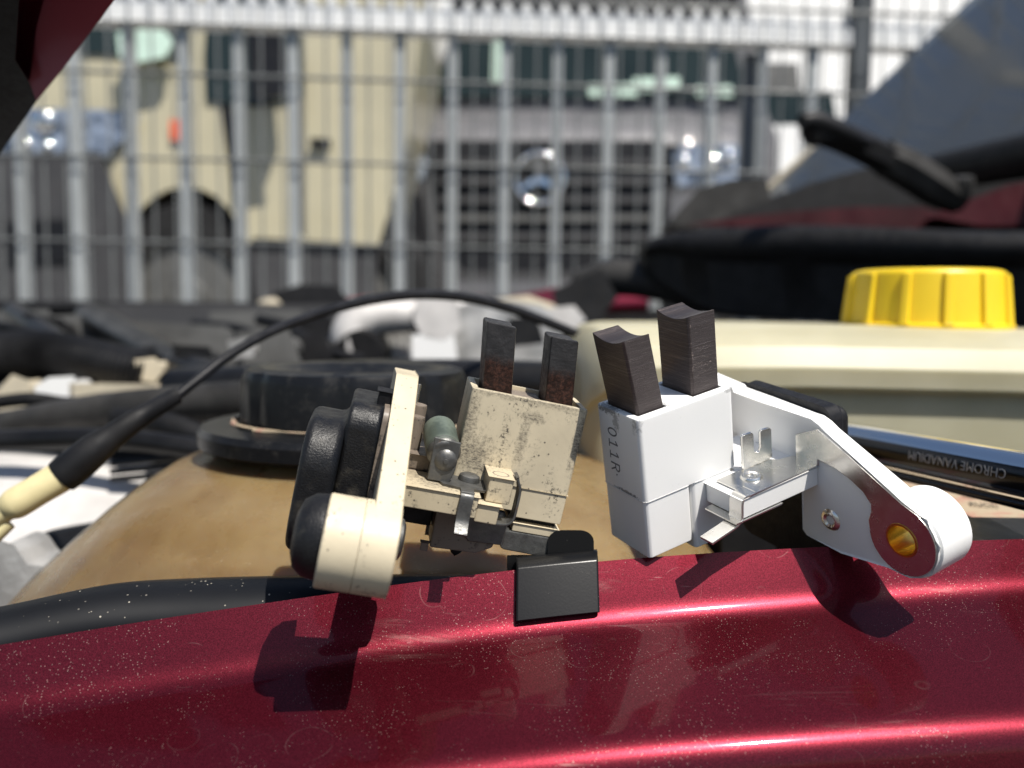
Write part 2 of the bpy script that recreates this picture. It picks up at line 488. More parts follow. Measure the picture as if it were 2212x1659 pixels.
# metal
n = N('chrome')
n.set(Base_Color=(0.86, 0.87, 0.89), Metallic=1.0, Roughness=n.ramp(n.noise(90, 5), 0.3, 0.7, 0.05, 0.11))
M['chrome'] = n.m
n = N('darkened_chrome')
n.set(Base_Color=(0.035, 0.037, 0.042), Metallic=1.0, Roughness=0.18)  # chrome darkened in its colour; along the stamp this imitates a dark reflection
M['darkened_chrome'] = n.m
n = N('engraving')
n.set(Base_Color=(0.34, 0.34, 0.35), Metallic=0.6, Roughness=0.6)
M['engrave'] = n.m
M['alu'] = plain('cast_aluminium', (0.55, 0.54, 0.52), 0.42, 0.55, 0.35, 45, 0.3, 0.001)
M['alu_pale'] = plain('pale_oxidised_aluminium', (0.62, 0.60, 0.58), 0.5, 0.2, 0.2, 30, 0.2, 0.001)
M['alu_warm'] = plain('varnished_bracket', (0.60, 0.53, 0.40), 0.45, 0.2, 0.2, 30)
M['dark_part'] = plain('engine_bay_black', (0.009, 0.009, 0.010), 0.55, 0, 0.5, 25, 0.2, 0.001)
M['grey_part'] = plain('grey_plastic_part', (0.10, 0.10, 0.097), 0.5, 0, 0.3, 25)
# street
M['galv'] = plain('galvanised_steel', (0.19, 0.20, 0.20), 0.5, 0.1, 0.15, 12)
M['galv_dark'] = plain('dark_grey_post_paint', (0.07, 0.08, 0.09), 0.45, 0.0, 0.2, 10)
M['post_blue'] = plain('blue_grey_post_paint', (0.16, 0.18, 0.21), 0.45, 0.0, 0.2, 10)
M['gate'] = plain('pale_grey_gate_paint', (0.41, 0.435, 0.445), 0.42, 0.1, 0.10, 10)
M['rail'] = plain('white_gate_rail', (0.80, 0.81, 0.81), 0.4, 0.0, 0.06, 10)
M['sand'] = plain('sand_beige_vehicle_paint', (0.47, 0.43, 0.30), 0.35, 0.0, 0.08, 3, coat=0.6)
M['greyvan'] = plain('grey_vehicle_paint', (0.12, 0.12, 0.13), 0.55, 0.1, 0.08, 3, coat=0.15)
M['whitevan'] = plain('white_vehicle_paint', (0.80, 0.80, 0.79), 0.35, 0.0, 0.06, 3, coat=0.6)
M['bumper'] = plain('dark_grey_bumper', (0.055, 0.055, 0.058), 0.55, 0, 0.2, 8)
M['black'] = plain('black_trim', (0.012, 0.012, 0.014), 0.4, 0, 0.3, 8)
M['tyre'] = plain('tyre_rubber', (0.02, 0.02, 0.021), 0.8, 0, 0.3, 30)
M['orange'] = plain('orange_lens', (0.85, 0.12, 0.02), 0.25, 0, 0.1, 30, coat=0.5)
n = N('dark_vehicle_glass')
n.set(Base_Color=n.mix(n.noise(3, 3), (0.010, 0.017, 0.019), (0.03, 0.045, 0.046)), Roughness=0.06, Specular_IOR_Level=0.25)
M['glass'] = n.m
n = N('headlight_glass')
n.set(Base_Color=n.mix(n.ramp(n.noise(14, 3), 0.4, 0.6), (0.10, 0.12, 0.15), (0.50, 0.55, 0.62)), Metallic=0.6, Roughness=0.16, Coat_Weight=0.8, Coat_Roughness=0.03)
M['lamp'] = n.m
M['lining'] = plain('cabin_lining', (0.016, 0.017, 0.020), 0.8, 0, 0.5, 3)
n = N('tinted_windscreen')
n.set(Base_Color=(0.22, 0.24, 0.25), IOR=1.38, Roughness=n.ramp(n.noise(5, 5, 0.6, n.scaled((1, 1, 2.5))), 0.4, 0.7, 0.03, 0.16), Transmission_Weight=0.85)
M['windscreen'] = n.m
M['pillar'] = plain('sunlit_pillar_trim', (0.50, 0.44, 0.33), 0.5, 0, 0.2, 20)
M['pillar_grey'] = plain('pillar_lining', (0.24, 0.23, 0.20), 0.6, 0, 0.2, 20)
M['paper_mint'] = plain('pale_green_card', (0.55, 0.72, 0.62), 0.7, 0, 0.1, 8)
M['concrete'] = plain('pale_concrete', (0.36, 0.35, 0.33), 0.85, 0, 0.25, 3, 0.3, 0.003)
M['asphalt'] = plain('asphalt', (0.06, 0.06, 0.06), 0.9, 0, 0.3, 40, 0.4, 0.004)
M['wall'] = plain('white_wall_cladding', (0.84, 0.84, 0.83), 0.6, 0, 0.04, 1.5)
M['ink'] = plain('grey_ink', (0.17, 0.17, 0.18), 0.7, 0, 0.4, 700)
M['ink_red'] = plain('faded_red_ink', (0.55, 0.16, 0.12), 0.7, 0, 0.3, 300)
M['ink_black'] = plain('black_ink', (0.05, 0.045, 0.04), 0.7, 0, 0.3, 300)
n = N('yellowed_label_paper')
n.set(Base_Color=n.mix(n.ramp(n.noise(130, 5, 0.7, n.scaled((0.5, 1, 1))), 0.48, 0.62), (0.40, 0.32, 0.22), (0.40, 0.20, 0.15)), Roughness=0.55)
M['paper'] = n.m

# ------------------------------------------------------------------ ground and surroundings
LOT = 0.52
bm = NB()
box(bm, (-150, -150, -0.3), (150, 150, 0.0))
obj('ground', bm, M['asphalt'], kind='structure')
bm = NB()
box(bm, (-60, 2.02, 0.004), (60, 90, LOT))
obj('parking_lot', bm, M['concrete'], kind='structure')

b = thing('building', 'long white clad hall behind the parked vans', 'building', (3, 9.6, LOT))
wa = Vector((-11.0, 8.4, 0)); wd = Vector((1, 0.16, 0)).normalized(); wn = Vector((-wd.y, wd.x, 0))
def wallpt(s, t, z): return wa + wd * s + wn * t + Vector((0, 0, z))
pan = None
for i in range(24):
    if pan is None:
        bm = NB()
        box(bm, (0.006, 0, LOT), (1.094, 0.08, 6.2), lambda p: wallpt(*p))
        pan = obj('wall_panel', bm, M['wall'], b, bevel=0.012, seg=1)
    else:
        o = pan.copy(); COL.objects.link(o); o.parent = b
        o.location = wd * 1.1 * i
bm = NB(); box(bm, (0, 0.083, LOT), (26.4, 8, 6.15), lambda p: wallpt(*p)); obj('wall_core', bm, M['concrete'], b)
bm = NB(); box(bm, (-0.2, -0.15, 6.22), (26.6, 8.2, 6.5), lambda p: wallpt(*p)); obj('roof', bm, M['galv'], b)

# ------------------------------------------------------------------ fences
TF = 0.065
def fpt(x, y0, z, dy=0.0): return Vector((x, y0 + TF * x + dy, z))
mesh = thing('mesh_fence', 'galvanised double wire mesh fence nearest to the red car', 'fence', (0, 2.1, LOT))
wire = None
for i in range(92):
    x = -2.2 + 0.05 * i
    if wire is None:
        bm = NB(); tube(bm, [fpt(x, 2.1, LOT - 0.02), fpt(x, 2.1, 2.25)], 0.0026, 8)
        wire = obj('wire', bm, M['galv'], mesh); x0 = x
    else:
        o = wire.copy(); COL.objects.link(o); o.parent = mesh
        o.location = Vector((x - x0, TF * (x - x0), 0))
hw = None
for k, z in enumerate((0.61, 0.81, 1.006, 1.20, 1.395, 1.59, 1.79, 1.99, 2.19)):
    for dy in (-0.007, 0.007):
        if hw is None:
            bm = NB(); tube(bm, [fpt(-2.22, 2.1, z, dy), fpt(2.4, 2.1, z, dy)], 0.0026, 8)
            hw = obj('rail_wire', bm, M['galv'], mesh); z0, d0 = z, dy
        else:
            o = hw.copy(); COL.objects.link(o); o.parent = mesh
            o.location = Vector((0, dy - d0, z - z0))
GY = 2.3
gate = thing('picket_gate', 'pale grey picket gate with a white spiked top rail behind the wire mesh', 'gate', (0, GY, LOT))
pk = None
for i in range(34):
    x = -2.22 + 0.137 * i
    if x > 2.3: break
    if pk is None:
        bm = NB(); box(bm, (x - 0.0125, GY + TF * x - 0.012, LOT + 0.05), (x + 0.0125, GY + TF * x + 0.018, 1.565))
        pk = obj('picket', bm, M['gate'], gate, bevel=0.002, seg=1); x0 = x
    else:
        o = pk.copy(); COL.objects.link(o); o.parent = gate
        o.location = Vector((x - x0, TF * (x - x0), 0))
bm = NB()
def gbox(bm, x0, x1, ya, yb, za, zb):
    hexa(bm, [fpt(x0, GY, za, ya), fpt(x1, GY, za, ya), fpt(x1, GY, za, yb), fpt(x0, GY, za, yb), fpt(x0, GY, zb, ya), fpt(x1, GY, zb, ya), fpt(x1, GY, zb, yb), fpt(x0, GY, zb, yb)])
gbox(bm, -2.3, 2.36, -0.03, 0.035, 1.567, 1.608)
obj('top_rail', bm, M['rail'], gate, bevel=0.004)
bm = NB(); gbox(bm, -2.3, 2.36, -0.022, 0.028, LOT + 0.0, LOT + 0.048); obj('bottom_rail', bm, M['gate'], gate, bevel=0.003)
zig = [(-2.3, 1.6085), (2.35, 1.6085)]
for i in range(93):
    x = 2.35 - 0.05 * i
    zig += [(x - 0.004, 1.622), (x - 0.025, 1.655), (x - 0.046, 1.622)]
bm = NB(); prism(bm, zig, lambda p: fpt(p[0], GY, p[1], -0.012), lambda p: fpt(p[0], GY, p[1], -0.008))
obj('spike_strip', bm, M['rail'], gate)
def post(name, x, y, w, top, mat, label):
    bm = NB(); box(bm, (x - w / 2, y - w / 2, LOT - 0.01), (x + w / 2, y + w / 2, top))
    o = obj(name, bm, mat, bevel=0.004)
    tag(o, label, 'post')
    return o
px = at(1855, 150, 2.28)
post('fence_post', px.x, px.y, 0.05, 2.4, M['galv_dark'], 'tall dark grey square post at the end of the wire mesh fence')
px = at(1612, 380, 2.36)
post('gate_post', px.x, px.y, 0.035, 1.56, M['post_blue'], 'short dark blue grey post below the white spiked rail, before the grey van')

# ------------------------------------------------------------------ vehicles behind the fence
def van_part(root, name, poly, d, thick, mat, bevel=0.0, holes=(), parent=None):
    bm = NB(); slab(bm, poly, d, thick, holes)
    return obj(name, bm, mat, parent or root, bevel=bevel)
def wheel(root, u, v, d, rad, w):
    c = at(u, v, d)
    bm = NB(); lathe(bm, [(rad * 0.62, 0), (rad * 0.94, 0.0), (rad, 0.03), (rad, w), (rad * 0.6, w)], c, (0, 1, 0), 32)
    wh = obj('tyre', bm, M['tyre'], root)
    bm = NB(); lathe(bm, [(0, -0.01), (rad * 0.16, -0.01), (rad * 0.2, 0.02), (rad * 0.55, 0.03), (rad * 0.61, 0.0), (rad * 0.615, w * 0.9)], c, (0, 1, 0), 32)
    obj('rim', bm, M['grey_part'], wh)

# sand coloured van: its front corner and near side
sv = thing('sand_van', 'sand beige van with an orange side marker behind the fence', 'van', (at(350, 700, 3.6).x, 4.4, LOT))
D = 3.5
arch = [(400 + 135 * math.cos(R(a)), 545 + 150 * math.sin(R(a))) for a in range(-170, -9, 16)]
side = [(-260, 130), (120, 122), (392, 132), (415, 100), (470, -190), (900, -190), (905, 20), (880, 250), (868, 330), (812, 520), (545, 505)] + arch[::-1] + [(255, 470), (205, 345), (-260, 345)]
van_part(sv, 'body', side, D, 1.85, M['sand'], 0.07)
van_part(sv, 'lower_body', [(545, 508), (806, 523), (800, 640), (560, 640)], D + 0.03, 1.7, M['bumper'], 0.02)
bm = NB(); slab(bm, [(420 - 190, 660), (420 - 190, 420), (600, 420), (600, 660)], D + 0.30, 0.6); obj('wheel_house', bm, M['black'], sv)
van_part(sv, 'bumper', [(-260, 352), (202, 350), (252, 474), (262, 650), (-260, 650)], D - 0.06, 1.2, M['bumper'], 0.04)
van_part(sv, 'bumper_vent', [(15, 482), (150, 476), (160, 560), (20, 566)], D - 0.075, 0.05, M['black'], 0.004)
van_part(sv, 'headlight', [(-30, 240), (278, 246), (292, 258), (232, 328), (-30, 335)], D - 0.035, 0.10, M['lamp'], 0.015)
bm = NB(); ball(bm, at(95, 262, D - 0.04), 0.05, 0.03, 0.05); obj('lamp_reflector', bm, M['chrome'], sv)
bm = NB(); ball(bm, at(62, 316, D - 0.02), 0.036, 0.036, 0.036); obj('glint_bulb', bm, M['chrome'], sv)  # bulbs made as oversized chrome balls so that the sun glints on them
bm = NB(); ball(bm, at(106, 320, D - 0.02), 0.036, 0.036, 0.036); obj('glint_bulb', bm, M['chrome'], sv)
van_part(sv, 'windscreen', [(-200, -160), (380, -160), (420, 10), (384, 124), (215, 112), (120, 112), (-200, 112)], D - 0.012, 0.05, M['glass'], 0.01)
van_part(sv, 'side_window', [(470, -160), (640, -160), (650, 208), (560, 226), (450, 214), (446, 110)], D - 0.012, 0.05, M['glass'], 0.01)
van_part(sv, 'mirror', [(545, 60), (600, 55), (612, 195), (552, 205)], D - 0.22, 0.12, M['black'], 0.02)
van_part(sv, 'mirror', [(258, 75), (345, 62), (368, 90), (352, 118), (300, 128), (262, 118)], D - 0.10, 0.05, M['paper_mint'], 0.01, )
van_part(sv, 'side_marker', [(370, 262), (392, 262), (394, 298), (372, 300)], D - 0.02, 0.05, M['orange'], 0.006)
van_part(sv, 'door_gap', [(476, 226), (500, 226), (534, 470), (520, 500), (506, 440)], D - 0.004, 0.02, M['black'])
van_part(sv, 'door_gap', [(648, 212), (652, 212), (655, 505), (650, 505)], D - 0.004, 0.02, M['black'])
van_part(sv, 'door_handle', [(672, 300), (712, 302), (712, 316), (672, 314)], D - 0.03, 0.05, M['black'], 0.004)
wheel(sv, 405, 640, D + 0.06, 0.40, 0.22)
wheel(sv, 730, 640, D + 0.12, 0.40, 0.22)

# grey van seen from the front
gv = thing('grey_van', 'dark grey van facing the fence with a round badge on its black grille', 'van', (at(1230, 700, 4.2).x, 5.5, LOT))
D = 4.2
van_part(gv, 'body', [(905, 235), (935, 212), (1060, -10), (1075, -60), (1560, -60), (1590, -5), (1625, 225), (1655, 300), (1652, 470), (1600, 640), (850, 640), (805, 560), (808, 320), (830, 270)], D + 0.35, 3.2, M['greyvan'], 0.06)
bm = NB(); rows_ = []
for t in [i / 14 for i in range(15)]:
    e_ = abs(2 * t - 1) ** 5
    row = []
    for v, dd, ul, ur in ((330, .06, 826, 1656), (312, -.02, 830, 1652), (286, .0, 832, 1652), (262, .10, 846, 1646), (240, .34, 872, 1632), (222, .70, 900, 1620), (210, 1.1, 912, 1612), (330, 1.1, 912, 1612)):
        u_ = ul + (ur - ul) * t
        row.append(at(u_, v + (26 * e_ if v < 325 else 0), D + dd + .10 * e_))
    rows_.append(row)
loft(bm, rows_); obj('bonnet', bm, M['greyvan'], gv, sharp=60)
van_part(gv, 'roof_panel', [(990, -70), (1575, -70), (1590, 62), (985, 62)], D + 0.30, 0.5, M['black'], 0.03)
van_part(gv, 'windscreen', [(922, 205), (1004, 66), (1576, 66), (1608, 208)], D + 0.32, 0.08, M['glass'], 0.01)
for q in ([(1270, 182), (1375, 180), (1376, 208), (1272, 208)], [(1368, 168), (1470, 166), (1472, 196), (1370, 198)], [(1505, 186), (1580, 184), (1582, 208), (1506, 208)]):
    van_part(gv, 'windscreen_card', q, D + 0.308, 0.008, M['paper_mint'])
van_part(gv, 'windscreen_card', [(1065, 72), (1100, 72), (1085, 180), (1062, 182)], D + 0.308, 0.008, M['paper_mint'])
van_part(gv, 'grille', [(930, 312), (1432, 312), (1440, 560), (1390, 596), (985, 596), (925, 540)], D - 0.02, 0.3, M['black'], 0.02)
for k in range(5):
    v = 345 + 40 * k
    van_part(gv, 'grille_slat', [(950, v), (1418, v), (1416, v + 11), (952, v + 11)], D - 0.05, 0.028, M['bumper'] if k != 3 else M['grey_part'], 0.004)
bm = NB(); c = at(1165, 385, D - 0.08)
ringpts = [c + Vector((math.cos(R(9 * i)), 0, math.sin(R(9 * i)))) * 0.118 for i in range(41)]
tube(bm, ringpts, 0.013, 10, caps=False)
bd = obj('badge', bm, M['chrome'], gv)
bm = NB()
for a in (90, 210, 330):
    t = Vector((math.cos(R(a)), 0, math.sin(R(a)))); s_ = Vector((-t.z, 0, t.x))
    hexa(bm, [c - s_ * 0.02 + Vector((0, .012, 0)), c + s_ * 0.02 + Vector((0, .012, 0)), c + s_ * 0.02 + Vector((0, .02, 0)), c - s_ * 0.02 + Vector((0, .02, 0)),
              c + t * 0.11 - s_ * 0.004, c + t * 0.11 + s_ * 0.004, c + t * 0.11 + s_ * 0.004 + Vector((0, .02, 0)), c + t * 0.11 - s_ * 0.004 + Vector((0, .02, 0))])
obj('star', bm, M['chrome'], bd)
van_part(gv, 'headlight', [(812, 330), (902, 330), (915, 350), (900, 405), (815, 420)], D - 0.03, 0.2, M['lamp'], 0.02)
van_part(gv, 'headlight', [(1462, 335), (1480, 320), (1600, 322), (1602, 372), (1545, 405), (1470, 410)], D - 0.03, 0.2, M['lamp'], 0.02)
for (u, v, r_) in ((1475, 350, .045), (1538, 350, .045), (1572, 340, .042)):
    bm = NB(); ball(bm, at(u, v, D - 0.01), r_, r_, r_); obj('glint_ball', bm, M['chrome'], gv)  # chrome balls added in the headlight to throw sun glints
van_part(gv, 'bumper', [(803, 415), (918, 410), (945, 560), (1000, 604), (1385, 604), (1440, 566), (1460, 420), (1610, 412), (1660, 470), (1650, 670), (800, 670)], D - 0.07, 0.5, M['bumper'], 0.04)
van_part(gv, 'bumper_strip', [(985, 612), (1500, 612), (1480, 648), (1000, 648)], D - 0.10, 0.05, M['greyvan'], 0.01)
van_part(gv, 'bumper_strip', [(1455, 425), (1500, 418), (1490, 520), (1470, 560), (1440, 575)], D - 0.10, 0.05, M['greyvan'], 0.01)
van_part(gv, 'bumper_intake', [(826, 440), (905, 430), (930, 600), (850, 620)], D - 0.085, 0.1, M['black'], 0.02)
van_part(gv, 'mirror', [(860, 150), (905, 145), (912, 225), (868, 230)], D + 0.4, 0.12, M['black'], 0.02)

wheel(gv, 905, 676, D + 0.45, 0.33, 0.22)
wheel(gv, 1575, 676, D + 0.45, 0.33, 0.22)
# white vehicle behind, mostly hidden
wv = thing('white_van', 'white van with an orange lamp half hidden behind the grey van', 'van', (at(1720, 700, 6.0).x, 7.0, LOT))
D = 6.0
van_part(wv, 'body', [(1585, 282), (1800, 282), (1815, 430), (1800, 735), (1585, 735)], D, 1.7, M['whitevan'], 0.04)
wheel(wv, 1620, 690, D - 0.06, 0.28, 0.2)
wheel(wv, 1765, 690, D - 0.06, 0.28, 0.2)
van_part(wv, 'cab_glass', [(1608, 205), (1790, 205), (1802, 278), (1604, 278)], D + 0.03, 1.5, M['glass'], 0.03)
van_part(wv, 'orange_lamp', [(1622, 338), (1645, 338), (1645, 362), (1622, 362)], D - 0.02, 0.1, M['orange'], 0.006)
van_part(wv, 'roof_box', [(1660, 145), (1715, 145), (1720, 202), (1655, 202)], D + 0.1, 0.6, M['grey_part'], 0.03)
van_part(wv, 'lower_trim', [(1590, 400), (1800, 400), (1800, 440), (1590, 440)], D - 0.02, 0.1, M['bumper'], 0.01)

# ------------------------------------------------------------------ the red car
car = thing('red_car', 'dark red metallic car with its bonnet raised over the open engine bay', 'car', (0.1, 0.6, 0.2))
# near wing edge: X, y, z in mm from the eye, and where its two creases lie along the section
EDGE = [(-420, 40, -95, 9, 26), (-250, 85, -72, 9, 29), (-150, 110, -61, 9.3, 31.3), (-88.7, 126.9, -53.8, 9.6, 32.25), (-79.9, 130.0, -52.9, 10.1, 33.1), (-60.1, 134.7, -50.8, 10.9, 34.1), (-38.8, 139.4, -48.7, 11.1, 34.9),
        (-16, 143.8, -46.5, 11.1, 35.5), (0.4, 146.8, -44.9, 11.2, 36.1), (15.6, 148.7, -43.7, 11.4, 36.9), (41.9, 152, -42.6, 11.1, 37.5), (68.2, 154.5, -41.7, 10.3, 37.9),
        (96.4, 157.1, -41, 9.3, 38), (113.7, 158.6, -40.7, 8.6, 38), (200, 164, -39.5, 8, 38), (420, 172, -38, 8, 38)]
def edge_at(X):
    for a, b in zip(EDGE, EDGE[1:]):
        if X <= b[0] or b is EDGE[-1]:
            t = (X - a[0]) / (b[0] - a[0])
            return [p + (q - p) * t for p, q in zip(a, b)]
ss = lambda x: max(0, min(1, x)) ** 2 * (3 - 2 * max(0, min(1, x)))
def slope(s, s1, s2): return R(60 - 39 * ss((s - s1 + .4) / 7 + .5) + 59 * ss((s - s2 - 1.3) / 9 + .5) + 6 * ss((s - s2 - 40) / 120))
def wing_pts(X, svals):
    _, y, z, s1, s2 = edge_at(X)
    # light smoothing of the edge so that the lip runs as one curve
    ys = [edge_at(X + k) for k in (-24, -16, -8, 0, 8, 16, 24)]
    y = sum(e[1] for e in ys) / 7; z = sum(e[2] for e in ys) / 7; s1 = sum(e[3] for e in ys) / 7; s2 = sum(e[4] for e in ys) / 7
    out = []; s = 0.0; a = slope(0, s1, s2)
    out_i = 0
    step = 0.25
    cur = [y, z]
    for t in svals:
        while s < t - 1e-6:
            h = min(step if s < 60 else 4, t - s)
            a = slope(s + h / 2, s1, s2)
            cur = [cur[0] - math.cos(a) * h, cur[1] - math.sin(a) * h]
            s += h
        a = slope(s, s1, s2)
        out.append((Vector((X, cur[0], cur[1])) * 0.001 + EYE, Vector((0, -math.sin(a), math.cos(a)))))
    return out
svals = [0, 0.4] + [1 + 0.75 * i for i in range(80)] + [64, 70, 80, 100, 130, 180, 250, 340]
xs = [-420, -330, -260, -200, -160, -130] + [-115 + 5 * i for i in range(54)] + [170, 200, 250, 330, 420]
bm = NB(); rows = []
for X in xs:
    w = wing_pts(X, svals)
    e, nrm = w[0]
    lip = [e + Vector((0, 0.0012, -0.014)), e + Vector((0, 0.0010, -0.0012)), e + Vector((0, 0.0006, -0.0002))]
    rows.append([bm.verts.new(p) for p in lip] + [bm.verts.new(p) for p, _ in w])
for a, b in zip(rows, rows[1:]):
    for i in range(len(a) - 1): bm.faces.new((a[i], a[i + 1], b[i + 1], b[i]))
obj('wing', bm, M['paint'], car, sharp=50)

# inner bay: a dark tub that closes the view between the parts
bm = NB()
box(bm, (-1.1, 0.20, 0.30), (0.75, 1.55, 0.42))
box(bm, (-1.1, 1.36, 0.42), (0.75, 1.40, 0.80))
obj('engine_bay_floor', bm, M['dark_part'], car)
# far wing edge
bm = NB(); p, r_ = pipe([(-900, 668, 1.42, 12), (0, 664, 1.42, 12), (520, 668, 1.42, 12), (760, 660, 1.42, 12)]); tube(bm, p, r_); obj('far_seal', bm, M['rubber'], car)
bm = NB(); p, r_ = pipe([(700, 668, 1.40, 16), (900, 660, 1.40, 20), (1080, 664, 1.40, 18), (1200, 662, 1.38, 16), (1400, 655, 1.36, 16)]); tube(bm, p, r_); obj('far_wing', bm, M['red'], car)
bm = NB(); slab(bm, [(-900, 672), (760, 672), (1500, 668), (1500, 760), (-900, 760)], 1.43, 0.03); obj('far_inner_wing', bm, M['dark_part'], car)

# raised bonnet, its rear corner hanging in at the upper side
dirb = Vector((-0.78, 0.30, 0.42))
def bpt(p, d): return at(p[0], p[1], d - .075 * (400 - p[1]) / 540)
def bonnet(poly, d, th):
    bm = NB(); prism(bm, poly, lambda p: bpt(p, d), lambda p: bpt(p, d) + dirb * th); return bm
hood = obj('bonnet', bonnet([(-10, 322), (70, 212), (122, 148), (262, -42), (330, -140), (150, -140), (92, 60), (84, 120), (78, 168), (66, 196), (-60, 260), (-60, 390)], 0.245, 0.5), M['red'], car, bevel=0.0012)
obj('inner_panel', bonnet([(-70, 410), (-12, 318), (58, 214), (44, 176), (14, 120), (24, -140), (-400, -140), (-400, 410)], 0.238, 0.45), M['soft_black'], hood, bevel=0.002)

# cowl side with its rubber seal, red scuttle, windscreen, pillar and wiper arm
rows_ = []
for u, d, top, bot, dep in spline([(1388, .78, 548, 560, .02), (1400, .77, 518, 590, .06), (1450, .75, 500, 622, .10), (1540, .72, 490, 668, .14), (1700, .68, 480, 690, .16), (1900, .63, 484, 700, .18), (2100, .585, 492, 700, .18), (2350, .545, 492, 700, .18), (2700, .5, 490, 700, .18)], 5):
    h = bot - top
    front = [at(u, top + h * 0.03, d + .012), at(u, top + h * .10, d + .002), at(u, top + h * .22, d), at(u, top + h * .34, d + .004), at(u, top + h * .42, d + .012), at(u, bot, d + .016)]
    back = [p + Vector((0, dep, 0)) for p in front]
    rows_.append(front + [back[5], back[0]])
bm = NB(); loft(bm, rows_); obj('cowl_seal', bm, M['rubber'], car, sharp=50)
bm = NB(); slab(bm, [(1590, 480), (1700, 466), (1850, 456), (1990, 456), (2050, 476), (2400, 476), (2400, 496), (1800, 488)], .82, .10); obj('scuttle', bm, M['dull_red'], car, bevel=.006)
bm = NB(); slab(bm, [(2050, 462), (2180, 412), (2420, 372), (2420, 470), (2120, 476)], .76, .06); obj('scuttle_corner', bm, M['dull_red'], car, bevel=.005)
bm = NB(); slab(bm, [(1480, 470), (1520, 425), (1580, 408), (1640, 404), (1650, 450), (1560, 478)], .92, .2); obj('hinge_cover', bm, M['hose_dusty'], car, bevel=.01)
# windscreen
A, B_, C_, D_ = at(1625, 448, 1.45), at(2520, 290, .66), at(3250, -330, .86), at(2250, -140, 1.42)
gn = (B_ - A).cross(D_ - A).normalized()
bm = NB(); hexa(bm, [A, B_, C_, D_, A + gn * .005, B_ + gn * .005, C_ + gn * .005, D_ + gn * .005]); obj('windscreen', bm, M['windscreen'], car)
bm = NB(); tube(bm, [at(1560, 470, 1.44), at(1690, 442, 1.30), at(1900, 398, 1.05), at(2230, 335, .80), at(2560, 280, .64)], [.012, .017, .02, .022, .022], 10); obj('windscreen_seal', bm, M['rubber'], car)
bm = NB(); tube(bm, [at(1600, 470, 1.46), at(1720, 362, 1.45), at(1960, 158, 1.43), at(2300, -135, 1.40)], .011, 10); obj('pillar_trim', bm, M['pillar'], car)
bm = NB(); tube(bm, [at(1640, 470, 1.50), at(1765, 362, 1.49), at(2005, 158, 1.47), at(2345, -135, 1.44)], .024, 10); obj('pillar', bm, M['pillar_grey'], car)
bm = NB(); slab(bm, [(1800, 365), (2375, -135), (3300, -135), (3300, 480), (1660, 480)], 1.60, .05); obj('cabin_lining', bm, M['lining'], car)
bm = NB(); slab(bm, [(1560, 486), (1640, 452), (1760, 405), (1900, 368), (1985, 400), (1960, 446), (1800, 456), (1650, 474)], .86, .05); obj('screen_corner', bm, M['rubber'], car, bevel=.006)
# cabin seen through the glass
bm = NB(); box(bm, (.62, .35, .45), (1.9, 1.75, .98)); obj('dashboard', bm, M['dark_part'], car, bevel=.04)
bm = NB(); box(bm, (1.25, .35, 1.0), (1.6, 1.75, 1.55)); obj('seat', bm, M['grey_part'], car, bevel=.06)
# wiper arm
bm = NB(); p, r_ = pipe([(1745, 296, .66, 9), (1770, 282, .662, 12), (1800, 290, .668, 12), (1860, 316, .68, 12.5), (1945, 358, .70, 13)], 3); tube(bm, p, r_, 6)
wa_ = obj('wiper_arm', bm, M['dark_part'], car)
bm = NB(); p, r_ = pipe([(1905, 338, .695, 15), (1960, 366, .70, 16.5), (2020, 405, .71, 16), (2070, 432, .72, 12)], 3); tube(bm, p, r_, 8); obj('arm_knuckle', bm, M['hose_dusty'], wa_)
bm = NB(); lathe(bm, [(0, .016), (.007, .016), (.009, .012), (.009, 0)], at(2078, 424, .71), (-.1, -.3, 1), 6); obj('spindle_nut', bm, M['hose_dusty'], wa_)
bm = NB(); p, r_ = pipe([(1732, 262, .650, 6), (1765, 262, .655, 8), (1830, 288, .66, 7), (1880, 310, .665, 4)], 5); tube(bm, p, r_, 10); obj('wiper_hook', bm, M['black'], wa_)
bm = NB(); p, r_ = pipe([(1250, 618, .86, 16), (1330, 600, .84, 18), (1420, 612, .82, 17), (1500, 640, .80, 14), (1520, 672, .80, 12)], 6); tube(bm, p, r_, 14)
tag(obj('heater_hose', bm, M['hose_dusty']), 'dusty grey hose curving below the black cowl seal', 'hose')
# rubber strip between wing edge and tank
bm = NB(); rows_ = []
for u, top, d in spline([(-150, 1352, .139), (0, 1322, .143), (220, 1276, .148), (420, 1262, .151), (650, 1256, .153), (900, 1252, .156), (1080, 1252, .158)], 5):
    c = at(u, top + 34, d + .004)
    rows_.append([c + Vector((0, .0085 * math.cos(R(30 * k)), .0062 * math.sin(R(30 * k)) - .0026)) for k in range(12)])
loft(bm, rows_); obj('wing_seal', bm, M['rubber_dusty'], car, sharp=60)

